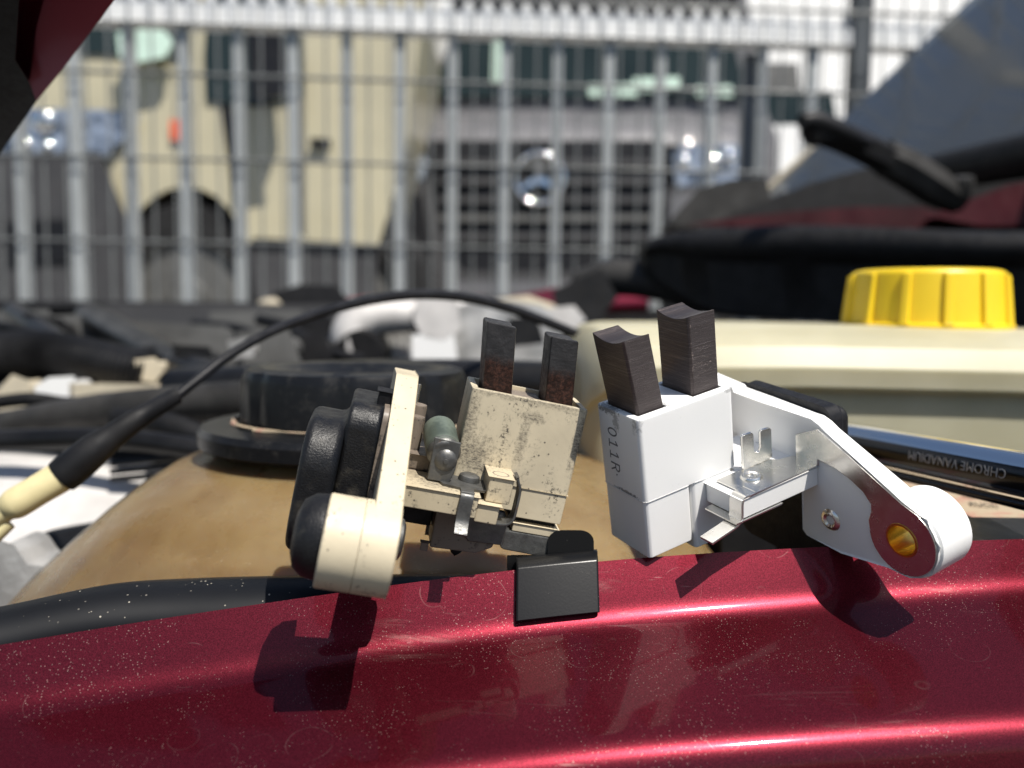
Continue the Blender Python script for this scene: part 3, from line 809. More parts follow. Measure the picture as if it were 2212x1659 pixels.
# black clip folded over the wing edge
bm = NB()
sv_ = [0, .3] + [1 + .8 * i for i in range(11)]
def clip_pt(X, i, off):
    p, nrm = wing_pts(X, sv_)[i]
    return p + nrm * off * .001
prof_n = len(sv_)
cols = []
X0, X1 = 1.2, 15.6
for X in (X0, X0 + .4, (X0 + X1) / 2, X1 - .4, X1):
    o_ = 1.2 if X0 + .2 < X < X1 - .2 else .9
    w = wing_pts(X, sv_)
    e = w[0][0]
    nf, df = Vector((0, -math.sin(R(59)), math.cos(R(59)))), Vector((0, -math.cos(R(59)), -math.sin(R(59))))
    w = [(e + df * t * .001 + nf * .0002, nf) for t in sv_]
    outer = [p + nv * o_ * .001 for p, nv in w]
    inner = [p + nv * .0003 for p, nv in w]
    top = [e + Vector((0, .0034, -.007)), e + Vector((0, .0034, .0002)), e + Vector((0, .0028, .0013)), e + Vector((0, .0016, .0018)), e + Vector((0, .0002, .0018))]
    inn = [e + Vector((0, .0002, .0006)), e + Vector((0, .0022, .0004)), e + Vector((0, .0024, -.007))]
    cols.append(top + outer + inner[::-1] + inn)
loft(bm, [[p for p in c] for c in cols])
clip = obj('edge_clip', bm, M['clip_black'], sharp=45)
tag(clip, 'black plastic clip folded over the red wing edge below the old brush holder', 'clip')
bm = NB(); q = rrect(0, 0, 1, 1, .28)
prism(bm, q, lambda p: at(1188 + 90 * p[0], 1222 - 72 * p[1], .1525), lambda p: at(1188 + 90 * p[0], 1222 - 72 * p[1], .1525) + Vector((0, .002, 0)))
prism(bm, [(0, 0), (1, 0), (1, 1), (0, 1)], lambda p: at(1100 + 95 * p[0], 1228 - 24 * p[1], .153), lambda p: at(1100 + 95 * p[0], 1228 - 24 * p[1], .153) + Vector((0, .002, 0)))
obj('clip_tongue', bm, M['clip_black'], clip, bevel=.0004)

# ------------------------------------------------------------------ coolant tank with black cap
tank = thing('coolant_tank', 'brown stained translucent tank with a big black screw cap beside the red wing', 'tank', (-0.03, .24, .70))
rows_ = []
cx0, cy0 = -.0435, .238
for z, xl, xr, yf, yb, pw in ((-.0345, -.0775, -.0095, .204, .272, 2.0), (-.0385, -.0785, -.0085, .203, .273, 2.0), (-.0400, -.0850, .000, .198, .283, 2.1), (-.0420, -.0925, .012, .190, .295, 2.2), (-.0465, -.1000, .030, .179, .310, 2.35),
                              (-.0525, -.1070, .044, .1695, .320, 2.5), (-.060, -.1155, .052, .1660, .327, 2.6), (-.070, -.1260, .060, .1635, .332, 2.75), (-.085, -.1390, .068, .162, .337, 2.9), (-.11, -.150, .072, .161, .34, 3.0), (-.16, -.155, .074, .161, .34, 3.2), (-.26, -.152, .072, .162, .34, 3.2)):
    ring = []
    for k in range(48):
        a = 2 * math.pi * k / 48
        c_, s_ = math.cos(a), math.sin(a)
        fx = math.copysign(abs(c_) ** (2 / pw), c_); fy = math.copysign(abs(s_) ** (2 / pw), s_)
        mx, my = (xl + xr) / 2, (yf + yb) / 2
        ring.append(EYE + Vector((mx + fx * (xr - xl) / 2, my + fy * (yb - yf) / 2, z)))
    rows_.append(ring)
bm = NB(); loft(bm, rows_); obj('tank_body', bm, M['tank_brown'], tank, sharp=60)
cz = EYE + Vector((cx0, cy0, -.0372))
bm = NB(); lathe(bm, [(0, 0), (.0405, 0), (.0422, .0012), (.0424, .0045), (.0412, .0060), (.0335, .0066), (0, .0066)], cz, (0, 0, 1), 64)
capo = obj('screw_cap', bm, M['cap_big'], tank)
bm = NB()
lathe(bm, [(.0312, .0069), (.0310, .0180), (.0298, .0208), (.0270, .0217), (.0235, .0210), (.0190, .0185), (0, .0182)], cz, (0, 0, 1), 96, lambda i, k: 1 - (.030 if (i % 12) in (0, 1) and k < 3 else 0))
obj('cap_grip', bm, M['cap_big'], capo)
bm = NB(); lathe(bm, [(.0325, .0068), (.0335, .0068), (.0335, .0073), (.0325, .0074)], cz, (0, 0, 1), 64, lambda i, k: 1 + random.uniform(-.012, .012)); obj('dust_line', bm, M['paper'], capo)

# ------------------------------------------------------------------ washer tank with yellow cap
wt = thing('washer_tank', 'yellowed washer fluid tank with a ribbed bright yellow screw cap', 'tank', (.13, .31, .70))
def rb(lo, hi): 
    bm = NB(); box(bm, lo, hi, lambda p: EYE + Vector(p)); return bm
bm = NB(); rows_ = []
sec = [(.300, -.0085), (.272, -.0100), (.262, -.0150), (.258, -.0215), (.2585, -.0250), (.2585, -.0275), (.2615, -.0295), (.2625, -.0320), (.2625, -.05), (.263, -.16), (.37, -.16), (.37, -.0085)]
for X, ds, dz in ((.0225, .016, -.012), (.0245, .010, -.006), (.029, .004, -.0015), (.037, .0, 0), (.09, -.001, .0008), (.15, -.004, .0004), (.24, -.010, -.001), (.34, -.014, -.002)):
    rows_.append([EYE + Vector((X, y + (ds if y < .3 else 0), z + .0052 + (dz if z > -.1 else 0))) for y, z in sec])
loft(bm, rows_); obj('tank_body', bm, M['tank_cream'], wt, bevel=.003, sharp=50)
yc = EYE + Vector(((1992 - 1106) / 1843.3 * .313, .313, -.0048))
bm = NB(); lathe(bm, [(.0262, -.0014), (.0285, .004), (.0285, .008), (0, .008)], yc + Vector((0, 0, -.012)), (0, 0, 1), 48); obj('neck', bm, M['tank_cream'], wt)
NR = 13
bm = NB(); lathe(bm, [(0, .0005), (.0283, 0), (.0291, .0006), (.0291, .0024), (.0274, .0030), (.0260, .0195), (.0250, .0212), (.0234, .0218), (.0205, .0214), (.0196, .0198), (0, .0195)], yc, (0, 0, 1), 78)
yl = obj('yellow_cap', bm, M['yellow'], wt)
rib = None
for k in range(NR):
    a = 2 * math.pi * (k + .35) / NR
    if rib is None:
        bm = NB()
        n_ = Vector((1, 0, 0)); t_ = Vector((0, 1, 0))
        w_ = .0016
        hexa(bm, [n_ * .0272 - t_ * w_ + Vector((0, 0, .0026)), n_ * .0272 + t_ * w_ + Vector((0, 0, .0026)), n_ * .0290 + t_ * w_ * .8 + Vector((0, 0, .0026)), n_ * .0290 - t_ * w_ * .8 + Vector((0, 0, .0026)),
                  n_ * .0250 - t_ * w_ + Vector((0, 0, .0205)), n_ * .0250 + t_ * w_ + Vector((0, 0, .0205)), n_ * .0271 + t_ * w_ * .8 + Vector((0, 0, .0200)), n_ * .0271 - t_ * w_ * .8 + Vector((0, 0, .0200))])
        rib = obj('rib', bm, M['yellow'], yl, bevel=.0004, world=False); o = rib
    else:
        o = rib.copy(); COL.objects.link(o); o.parent = yl
    o.location = yc - root_off(yl)
    o.rotation_euler = (0, 0, a)

# ------------------------------------------------------------------ engine bay parts
def hose(name, ctrl, mat, label, cat='hose', n=8, sides=16, rib_=0):
    p, r_ = pipe(ctrl, n)
    if rib_: r_ = [x * (1 + (.09 if i % 2 else -.06)) for i, x in enumerate(r_)]
    bm = NB(); tube(bm, p, r_, sides)
    return tag(obj(name, bm, M[mat]), label, cat)
hose('corrugated_hose', [(-160, 775, .46, 12.5), (-20, 772, .455, 13), (90, 772, .45, 13), (180, 784, .445, 12.5), (330, 815, .44, 12)], 'hose', 'fat ribbed black hose entering at the edge below the fence pickets', n=26, sides=20, rib_=1)
hose('coolant_hose', [(190, 680, .62, 9), (235, 705, .58, 10), (300, 742, .52, 9.5), (380, 785, .46, 9), (470, 822, .42, 9), (560, 850, .40, 9)], 'hose', 'black hose slanting down behind the thin black cable')
hose('vacuum_hose', [(30, 672, .62, 7), (80, 705, .58, 7), (140, 745, .54, 6.5), (200, 785, .50, 6), (260, 820, .48, 6)], 'hose', 'thin black hose slanting down just above the fat ribbed hose')
hose('radiator_hose', [(-120, 930, .36, 5), (0, 918, .355, 5.5), (120, 898, .35, 6), (260, 882, .345, 7), (400, 872, .34, 7.5), (520, 866, .335, 8), (640, 860, .33, 8)], 'hose_dusty', 'thick grey hose running level toward the big black cap')
hose('lower_hose', [(-120, 955, .32, 4), (60, 950, .32, 4.2), (240, 948, .315, 4), (420, 968, .31, 4), (520, 990, .31, 4)], 'hose', 'black pipe lying across the bright metal casing')
hose('intake_duct', [(380, 840, .40, 10), (560, 835, .38, 10), (800, 828, .36, 10), (1000, 826, .345, 9.5), (1180, 830, .335, 9), (1330, 842, .33, 9), (1420, 856, .33, 9)], 'hose', 'wide black duct crossing behind the big black cap and both brush holders', 'duct')
# castings
def lump(bm, pts):
    for u, v, d, ru, rv in pts:
        k = d / 1843.3
        ball(bm, at(u, v, d), ru * k, max(ru, rv) * k, rv * k)
eng = thing('engine', 'engine with pale aluminium intake pipes behind the arched black cable', 'engine', (-.05, .62, .50))
bm = NB(); box(bm, (-.42, .42, .50), (.16, .86, .80)); obj('engine_block', bm, M['dark_part'], eng, bevel=.03)
bm = NB(); p, r_ = pipe([(770, 775, .60, 15), (762, 735, .60, 16), (775, 700, .60, 15), (820, 685, .60, 13), (905, 682, .60, 11)], 6); tube(bm, p, r_, 16); obj('intake_elbow', bm, M['alu_pale'], eng)
bm = NB(); p, r_ = pipe([(800, 680, .63, 9), (880, 678, .63, 9), (1000, 676, .63, 9), (1100, 684, .63, 9)], 6); tube(bm, p, r_, 14); obj('intake_rail', bm, M['alu_pale'], eng)
bm = NB(); slab(bm, [(912, 652), (975, 650), (980, 706), (955, 722), (920, 715), (908, 690)], .585, .05); obj('throttle_flange', bm, M['alu_pale'], eng, bevel=.006)
bm = NB(); slab(bm, [(905, 738), (968, 738), (972, 768), (950, 776), (905, 770)], .585, .05); obj('valve_body', bm, M['whitevan'], eng, bevel=.006)
bm = NB(); slab(bm, [(1000, 682), (1060, 668), (1160, 682), (1190, 720), (1180, 768), (1010, 768)], .62, .09); obj('plenum', bm, M['alu'], eng, bevel=.016)
bm = NB(); slab(bm, [(1085, 656), (1140, 650), (1190, 668), (1200, 690), (1110, 690)], .70, .06); obj('sensor_bracket', bm, M['alu_warm'], eng, bevel=.008)
bm = NB(); slab(bm, [(800, 715), (900, 715), (900, 770), (810, 770)], .64, .05); obj('fin_block', bm, M['grey_part'], eng, bevel=.004)
for k in range(6):
    bm = NB(); slab(bm, [(808 + 15 * k, 712), (814 + 15 * k, 712), (814 + 15 * k, 772), (808 + 15 * k, 772)], .625, .015); obj('fin', bm, M['alu'], eng, bevel=.001, seg=1)
bm = NB(); lathe(bm, [(0, 0), (.016, 0), (.018, .004), (.018, .03)], at(775, 765, .585), (0, 1, 0), 24); obj('hose_end', bm, M['rubber'], eng)
bm = NB(); slab(bm, [(-40, 684), (95, 682), (100, 708), (-40, 716)], .70, .06); obj('cam_cover', bm, M['grey_part'], eng, bevel=.008)
bm = NB(); slab(bm, [(128, 690), (205, 686), (212, 712), (190, 740), (200, 758), (160, 758), (140, 726)], .60, .05); obj('bracket', bm, M['grey_part'], eng, bevel=.008)
bm = NB(); slab(bm, [(300, 712), (480, 722), (510, 742), (470, 762), (330, 752)], .62, .07); obj('rocker_cover', bm, M['grey_part'], eng, bevel=.012)
bm = NB(); slab(bm, [(380, 748), (480, 752), (490, 782), (390, 778)], .56, .05); obj('ribbed_connector', bm, M['grey_part'], eng, bevel=.006)
bm = NB(); slab(bm, [(470, 690), (640, 686), (660, 720), (560, 740), (470, 724)], .75, .06); obj('fan_shroud', bm, M['grey_part'], eng, bevel=.01)
bm = NB(); slab(bm, [(235, 668), (740, 668), (745, 690), (240, 694)], .95, .05); obj('shroud_bar', bm, M['bumper'], eng, bevel=.01)
bm = NB(); slab(bm, [(535, 735), (610, 730), (625, 770), (545, 775)], .50, .05); obj('wire_block', bm, M['grey_part'], eng, bevel=.01)
bm = NB(); slab(bm, [(600, 745), (690, 735), (700, 770), (610, 776)], .54, .05); obj('wire_block', bm, M['dark_part'], eng, bevel=.01)
bm = NB(); lump(bm, [(590, 656, 1.2, 32, 12)]); tag(obj('reservoir_lid', bm, M['alu_warm']), 'small tan lid on the far side of the bay, before the gate', 'lid')
bm = NB(); slab(bm, [(612, 640), (650, 628), (720, 630), (740, 655), (700, 664), (640, 668)], 1.05, .05); tag(obj('relay_box', bm, M['dark_part'], bevel=.008), 'small black relay box on the far side of the bay', 'box')
bm = NB(); slab(bm, [(300, 786), (330, 782), (342, 800), (330, 816), (304, 812)], .43, .02); tag(obj('rubber_plug', bm, M['alu_warm'], bevel=.003), 'small cream plug beside the thin black cable', 'plug')
bm = NB(); slab(bm, [(1215, 640), (1290, 605), (1310, 640), (1270, 690), (1225, 700)], .80, .06); tag(obj('engine_mount', bm, M['dark_part'], bevel=.01), 'black bracket at the end of the arched cable', 'bracket')
bm = NB(); slab(bm, [(1080, 652), (1200, 628), (1210, 640), (1110, 672)], 1.0, .03); tag(obj('red_cover', bm, M['red'], bevel=.004), 'small dark red cover on the far inner wing', 'cover')
bm = NB(); slab(bm, [(1180, 678), (1235, 672), (1250, 690), (1235, 712), (1190, 710)], .66, .04); tag(obj('fuse_block', bm, M['alu_pale'], bevel=.006), 'pale block beside the end of the yellowed washer tank', 'block')
# gearbox casing in the sun at the lower side
cas = thing('gear_casing', 'sunlit pale metal casing below the cream cable end', 'casing', (-.12, .40, .66))
bm = NB(); rows_ = []
for u, tv, bv in spline([(-200, 985, 1330), (0, 975, 1310), (150, 985, 1300), (300, 1000, 1290), (420, 1010, 1280), (560, 1020, 1280)], 4):
    rows_.append([at(u, tv, .36), at(u, tv + 18, .335), at(u, tv + 90, .315), at(u, bv, .285), at(u, bv + 160, .29), at(u, bv, .40)])
loft(bm, rows_); obj('casing_shell', bm, M['alu_pale'], cas, sharp=50)
bm = NB(); p, r_ = pipe([(60, 1215, .272, 5), (100, 1190, .272, 6), (180, 1172, .272, 6), (290, 1140, .274, 4)], 6); tube(bm, p, r_, 14); obj('casing_strap', bm, M['hose'], cas)
for k in range(3):
    bm = NB(); tube(bm, [at(240, 1002 + 17 * k, .318), at(420, 985 + 17 * k, .318)], .0012, 8); obj('casing_groove', bm, M['hose'], cas)
bm = NB(); lump(bm, [(40, 1285, .235, 46, 34), (18, 1235, .24, 30, 30)]); obj('bolt_boss', bm, M['alu'], cas)
bm = NB(); slab(bm, [(-40, 1330), (-10, 1180), (20, 1190), (50, 1235), (95, 1240), (70, 1300), (20, 1340)], .225, .02); obj('earth_bracket', bm, M['alu'], cas, bevel=.008)
bm = NB(); slab(bm, [(4, 850), (30, 822), (52, 830), (58, 880), (40, 900), (8, 905)], .42, .03); tag(obj('sensor_body', bm, M['alu_warm'], bevel=.006), 'rounded cream sensor below the fat ribbed hose', 'sensor')
bm = NB(); slab(bm, [(88, 842), (110, 828), (148, 826), (146, 886), (88, 888)], .41, .03); tag(obj('wire_connector', bm, M['whitevan'], bevel=.006), 'white block connector below the fat ribbed hose', 'connector')
bm = NB(); slab(bm, [(158, 836), (330, 838), (345, 852), (158, 880)], .41, .03); tag(obj('metal_plate', bm, M['alu_warm'], bevel=.004), 'narrow cream plate next to the white connector', 'plate')
bm = NB(); slab(bm, [(340, 885), (380, 868), (440, 885), (455, 905), (350, 905)], .345, .03); tag(obj('pipe_stub', bm, M['alu_pale'], bevel=.006), 'pale pipe stub half hidden by the thick level hose', 'pipe')

# ------------------------------------------------------------------ bonnet cable
cb = thing('release_cable', 'thin black cable arching over the bay to a cream end fitting', 'cable', tuple(at(250, 940, .21)))
bm = NB(); p, r_ = pipe([(370, 866, .222, 1.35), (420, 826, .228, 1.3), (500, 765, .238, 1.35), (600, 710, .252, 1.45), (740, 662, .275, 1.65), (870, 638, .295, 1.85), (985, 640, .31, 1.9), (1090, 663, .325, 2.0), (1180, 695, .335, 2.0), (1300, 745, .345, 2.0)], 10); tube(bm, p, r_, 14); obj('cable_sheath', bm, M['cable'], cb)
bm = NB(); p, r_ = pipe([(132, 1030, .2055, 4.2), (150, 1016, .206, 4.4), (200, 975, .2075, 4.1), (240, 945, .209, 3.3), (300, 903, .212, 2.7), (368, 862, .2215, 2.3), (385, 854, .223, 2.1)], 8); tube(bm, p, r_, 18); obj('rubber_boot', bm, M['rubber'], cb)
bm = NB(); p, r_ = pipe([(-60, 1146, .199, 2.6), (10, 1104, .2005, 2.7), (24, 1094, .201, 2.8), (30, 1090, .201, 3.7), (80, 1060, .203, 3.7), (134, 1028, .2055, 3.8), (140, 1024, .2056, 3.3)], 5); tube(bm, p, r_, 18); obj('end_fitting', bm, M['ferrule'], cb)
bm = NB(); tube(bm, [at(-60, 1190, .199), at(-10, 1160, .2), at(20, 1130, .201)], .0016, 10); obj('end_tab', bm, M['ferrule'], cb)

# ------------------------------------------------------------------ warning label on the panel behind the wing
lab = thing('warning_label', 'yellowed warning label with red and black print below the chrome bar', 'label', tuple(at(2050, 1100, .19)))
LA, LB, LC, LD = at(1800, 985, .232), at(2420, 1040, .212), at(2520, 1210, .165), at(1930, 1165, .170)
def labpt(s, t, h=0.0):
    p = LA.lerp(LB, s).lerp(LD.lerp(LC, s), t)
    nv = (LB - LA).cross(LA - LD).normalized()
    return p + (nv if nv.z > 0 else -nv) * h
bm = NB(); hexa(bm, [labpt(0, 0, -.0004), labpt(1, 0, -.0004), labpt(1, 1, -.0004), labpt(0, 1, -.0004), labpt(0, 0), labpt(1, 0), labpt(1, 1), labpt(0, 1)]); obj('label_sheet', bm, M['paper'], lab)
bm = NB(); hexa(bm, [labpt(-.1, .84, .0002), labpt(1, .60, .0002), labpt(1.05, 1.02, .0002), labpt(-.1, 1.05, .0002), labpt(-.1, .84, .0010), labpt(1, .60, .0010), labpt(1.05, 1.02, .0010), labpt(-.1, 1.05, .0010)]); obj('dark_tape', bm, M['hose'], lab)
def label_text(body, s0, t0, sz, mat):
    bm = text_bm(body, 1, 0.02, lambda c: labpt(s0 + c.x * sz, t0 - c.y * sz * 2.0, .00004 + c.z * .0008)); obj('print', bm, M[mat], lab)
label_text('A CO', .42, .34, .036, 'ink_black')
label_text('NE CO', .40, .45, .036, 'ink_black')
label_text('RUCTI', .40, .56, .036, 'ink_black')
bm = NB(); slab(bm, [(1560, 1010), (2500, 1010), (2500, 1300), (1560, 1300)], .235, .02); obj('slam_panel', bm, M['dark_part'], car)

# ------------------------------------------------------------------ chrome bar with its stamp
tool = thing('wrench', 'chrome wrench shaft stamped CHROME VANADIUM lying behind the white brush holder', 'wrench', tuple(at(2100, 990, .19)))
TA, TB = at(1560, 898, .290), at(2480, 1078, .145)
ax = (TB - TA).normalized()
sx = ax.cross(Vector((0, 0, 1))).normalized(); sz = sx.cross(ax).normalized()
if sx.y > 0: sx = -sx
if sz.z < 0: sz = -sz
RW, RH = .0049, .0046
def toolpt(l, a, r=1.0): return TA + ax * l + sx * (math.cos(a) * RW * r) + sz * (math.sin(a) * RH * r)
TL = (TB - TA).length
bm = NB(); rows_ = []
for l, sc_ in [(0, .9), (.003, 1.0)] + [(TL * k / 12, 1.0) for k in range(1, 13)] + [(TL + .03, 1.0), (TL + .06, 1.0), (TL + .062, .9), (TL + .063, .6)]:
    rows_.append([toolpt(l, 2 * math.pi * k / 40, sc_) for k in range(40)])
loft(bm, rows_); obj('shaft', bm, M['chrome'], tool, sharp=60)
# stamped letters run along the shaft, upside down for the eye
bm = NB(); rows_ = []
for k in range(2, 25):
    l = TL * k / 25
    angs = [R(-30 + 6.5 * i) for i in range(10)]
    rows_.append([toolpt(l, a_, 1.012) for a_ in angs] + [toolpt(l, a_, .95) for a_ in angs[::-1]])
loft(bm, rows_); obj('dark_reflection_band', bm, M['darkened_chrome'], tool, sharp=60)  # added strip, its dark colour stands for a dark reflection in the chrome
p2 = TL * .835
def stamp(c):
    return toolpt(p2 - c.x * .0029, R(4) - (c.y - .35) * .0029 / RW, 1.045 + c.z)
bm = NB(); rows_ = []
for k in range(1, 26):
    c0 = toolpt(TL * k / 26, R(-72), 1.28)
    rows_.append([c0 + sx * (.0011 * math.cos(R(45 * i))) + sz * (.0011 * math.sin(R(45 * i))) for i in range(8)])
loft(bm, rows_); obj('lower_rib', bm, M['darkened_chrome'], tool, sharp=60)
bm = text_bm('CHROME VANADIUM', 1, .004, stamp)
obj('stamp', bm, M['engrave'], tool)

# ------------------------------------------------------------------ the two brush holders (voltage regulators)
# built in mm: e1 along the brush block toward the mounting plate, e2 out of its broad face, d downward from its top
def cam_mat(Rm, t, cols):
    "pose of a part from its three axes seen in the camera frame (X right, Y down, Z away) and its origin in mm"
    w = lambda v: rt * v[0] - up * v[1] + fwd * v[2]
    ax_ = [w([Rm[r][abs(c) - 1] * (1 if c > 0 else -1) for r in range(3)]) for c in cols]
    o = EYE + w([x * .001 for x in t])
    return Matrix(((ax_[0].x, ax_[1].x, ax_[2].x, o.x), (ax_[0].y, ax_[1].y, ax_[2].y, o.y), (ax_[0].z, ax_[1].z, ax_[2].z, o.z), (0, 0, 0, 1)))
def new_map(p): return Vector((p[1], p[0], -p[2])) * .001
def old_map(p): return Vector((20.8 - p[0], -p[1], -p[2])) * .001

def pocket_block(bm, fn, x0, y0, x1, y1, r, d0, d1, holes, depth, ins):
    "a moulded block with softened rim and rectangular pockets in its top"
    def ring(i, d): return [bm.verts.new(fn((p[0], p[1], d))) for p in rrect(x0 + i, y0 + i, x1 - i, y1 - i, max(.05, r - i), 4)]
    rings = [ring(0, d1), ring(0, d0 + ins), ring(ins * .3, d0 + ins * .3), ring(ins, d0)]
    for a, b in zip(rings, rings[1:]):
        for k in range(len(a)): bm.faces.new((a[k], a[(k + 1) % len(a)], b[(k + 1) % len(a)], b[k]))
    bm.faces.new(rings[0])
    loops = [rings[-1]]
    for hx0, hy0, hx1, hy1 in holes:
        q = [(hx0, hy0), (hx1, hy0), (hx1, hy1), (hx0, hy1)]
        t = [bm.verts.new(fn((p[0], p[1], d0))) for p in q]
        b = [bm.verts.new(fn((p[0], p[1], d0 + depth))) for p in q]
        for k in range(4): bm.faces.new((t[k], t[(k + 1) % 4], b[(k + 1) % 4], b[k]))
        bm.faces.new(b)
        loops.append(t)
    es = []
    for l in loops:
        for k in range(len(l)):
            e = bm.edges.get((l[k], l[(k + 1) % len(l)]))
            es.append(e or bm.edges.new((l[k], l[(k + 1) % len(l)])))
    bmesh.ops.triangle_fill(bm, use_beauty=True, use_dissolve=False, edges=es)

def reg_part(name, bm, mat, par, bevel=0.0, sharp=40, seg=2):
    return obj(name, bm, mat, par, bevel=bevel * .001, world=False, sharp=sharp, seg=seg)
def ebox(fn, lo, hi):
    bm = NB(); box(bm, lo, hi, fn); return bm
def eprism(fn, poly, axis, a, b, holes=()):
    "outline in the two other coordinates, carried along axis 0 (e1), 1 (e2) or 2 (d)"
    def f(val):
        def g(p):
            q = [p[0], p[1]]; q.insert(axis, val); return fn(q)
        return g
    bm = NB(); prism(bm, poly, f(a), f(b), holes); return bm
def elathe(fn, prof, c, axis, n=28):
    c = Vector(c)
    axv = Vector(axis).normalized()
    bm = NB(); lathe(bm, prof, c, axv, n)
    for v in bm.verts: v.co = fn(v.co)
    return bm
def strip_path(fn, path, w_axis, w0, w1, th):
    "sheet metal strip: centre line in the plane across w_axis"
    left, right = [], []
    m = len(path)
    for i, p in enumerate(path):
        a = Vector(path[max(0, i - 1)]); b_ = Vector(path[min(m - 1, i + 1)])
        t = (b_ - a).normalized(); nv = Vector((-t.y, t.x))
        left.append(tuple(Vector(p) + nv * th / 2)); right.append(tuple(Vector(p) - nv * th / 2))
    bm = NB(); rows_ = []
    for l, r_ in zip(left, right):
        q = []
        for p, w in ((l, w0), (l, w1), (r_, w1), (r_, w0)):
            c = [p[0], p[1]]; c.insert(w_axis, w); q.append(fn(c))
        rows_.append(q)
    loft(bm, rows_); return bm
def brush(fn, x0, x1, y0, y1, top, lean, cham, sag, ch_edge):
    "carbon brush: base rectangle, concave top, one chamfered upright edge; lean shifts the top (e1, e2)"
    bm = NB()
    base = [(x0, y0), (x1, y0), (x1, y1), (x0 + cham, y1), (x0, y1 - cham)] if ch_edge else [(x0, y0), (x1, y0), (x1, y1), (x0, y1)]
    ny = 8
    ysn = [y0 + (y1 - y0) * k / ny for k in range(ny + 1)]
    def xl(y): return x0 if not ch_edge or y < y1 - cham else x0 + (y - (y1 - cham))
    if ch_edge: ysn = ysn[:-1] + [y1 - cham, y1]; ysn.sort()
    top_d = lambda y: -top + sag * (1 - ((y - (y0 + y1) / 2) / ((y1 - y0) / 2)) ** 2)
    def P(x, y, d):
        k = -d / top
        return fn((x + lean[0] * k, y + lean[1] * k, d))
    R1 = []; B1 = []
    for y in ysn:
        R1.append([bm.verts.new(P(xl(y), y, top_d(y))), bm.verts.new(P(x1, y, top_d(y)))])
        B1.append([bm.verts.new(P(xl(y), y, 6)), bm.verts.new(P(x1, y, 6))])
    for k in range(len(ysn) - 1):
        bm.faces.new((R1[k][0], R1[k][1], R1[k + 1][1], R1[k + 1][0]))
        bm.faces.new((B1[k][0], B1[k + 1][0], B1[k + 1][1], B1[k][1]))
        bm.faces.new((R1[k][0], R1[k + 1][0], B1[k + 1][0], B1[k][0]))
        bm.faces.new((R1[k][1], B1[k][1], B1[k + 1][1], R1[k + 1][1]))
    bm.faces.new((R1[0][0], B1[0][0], B1[0][1], R1[0][1]))
    bm.faces.new((R1[-1][0], R1[-1][1], B1[-1][1], B1[-1][0]))
    return bm

# ---- the new one: white
W = thing('brush_holder', 'new white plastic brush holder with two dark carbon brushes and bright metal contact strips', 'brush holder')
W.matrix_world = cam_mat([[0.861, 0.492, 0.128], [-0.27, 0.228, 0.936], [0.431, -0.84, 0.329]], [20.923, 6.15, 142.0], (2, 1, -3))
f = new_map
bm = NB(); pocket_block(bm, f, 0, -12.2, 21.1, 0, .9, 0, 15.4, [(1.2, -10.9, 7.5, -1.5), (13.2, -10.9, 19.9, -1.5)], 7, .4)
wb = reg_part('brush_housing', bm, M['white_dusted'], W, 0, sharp=35)
reg_part('housing_foot', eprism(f, rrect(.12, -12.1, 10.25, -.10, .8, 3), 2, 15.46, 26.6), M['white'], W, .25)
reg_part('housing_foot', eprism(f, rrect(10.6, -11.6, 20.2, -.12, .8, 3), 2, 15.42, 28.7), M['white'], W, .35)
reg_part('carbon_brush', brush(f, 1.5, 7.0, -10.5, -1.9, 13.6, (-1.9, .1), .38, 1.0, True), M['carbon_new'], W, .12)
reg_part('carbon_brush', brush(f, 13.6, 19.5, -10.3, -1.9, 14.4, (-.2, .2), .38, .9, True), M['carbon_new'], W, .12)
glyph = {'0': [[(.30 + .25 * math.cos(R(20 * k)), .5 + .5 * math.sin(R(20 * k))) for k in range(19)]],
         '1': [[(.10, .78), (.32, 1.0), (.32, 0)], [(.08, 0), (.56, 0)]],
         'R': [[(.08, 0), (.08, 1), (.38, 1), (.52, .93), (.56, .77), (.50, .60), (.36, .52), (.08, .52)], [(.34, .52), (.58, 0)]]}
bm = NB()
for i, ch in enumerate('011R'):
    for st in glyph[ch]:
        for a_, b_ in zip(st, st[1:]):
            pa, pb = Vector(a_), Vector(b_)
            t_ = (pb - pa).normalized() * .055; n_ = Vector((-t_.y, t_.x))
            pa, pb = pa - t_ * .6, pb + t_ * .6
            q = [pa - n_, pb - n_, pb + n_, pa + n_]
            g = lambda p, h: f((-.012 - h, -9.0 + p.y * 2.4 - p.x * .1, 3.5 + (i * .82 + p.x) * 2.75))
            hexa(bm, [g(p, 0) for p in q] + [g(p, .012) for p in q])
reg_part('printed_code', bm, M['ink'], wb)
bm = elathe(f, [(0, 0), (.16, 0), (.16, .05), (0, .05)], (-.01, -7.6, 12.6), (-1, 0, 0), 10); reg_part('printed_dot', bm, M['ink'], wb)
# mounting plate with its eye
pc, pr = (26.8, 23.6), 6.55
top_line = [(-21, 5.9), (-12.2, 6.6), (-11.6, 7.1), (-4, 7.3), (7.6, 7.75), (9.2, 8.35), (10.8, 9.3), (24.0, 15.2), (26.6, 16.55)]
arc = [(pc[0] + pr * math.cos(R(a)), pc[1] + pr * math.sin(R(a))) for a in range(-62, 108, 10)]
low = [(24.2, 30.1), (14.4, 31.7), (6.4, 31.3), (5.6, 30.6), (5.5, 20.5), (-21, 20.5)]
reg_part('mounting_plate', eprism(f, top_line + arc + low, 0, 32.0, 35.6, [circle(pc[0], pc[1], 3.0, 28)[::-1]]), M['white'], W, .3)
reg_part('mounting_eye', elathe(f, [(2.99, 0), (6.6, 0), (6.9, .3), (6.9, 7.3), (6.75, 7.75), (6.3, 7.95), (2.99, 7.95), (2.99, 0)], (32.25, pc[0], pc[1]), (1, 0, 0), 64), M['white'], W)
bm = NB()
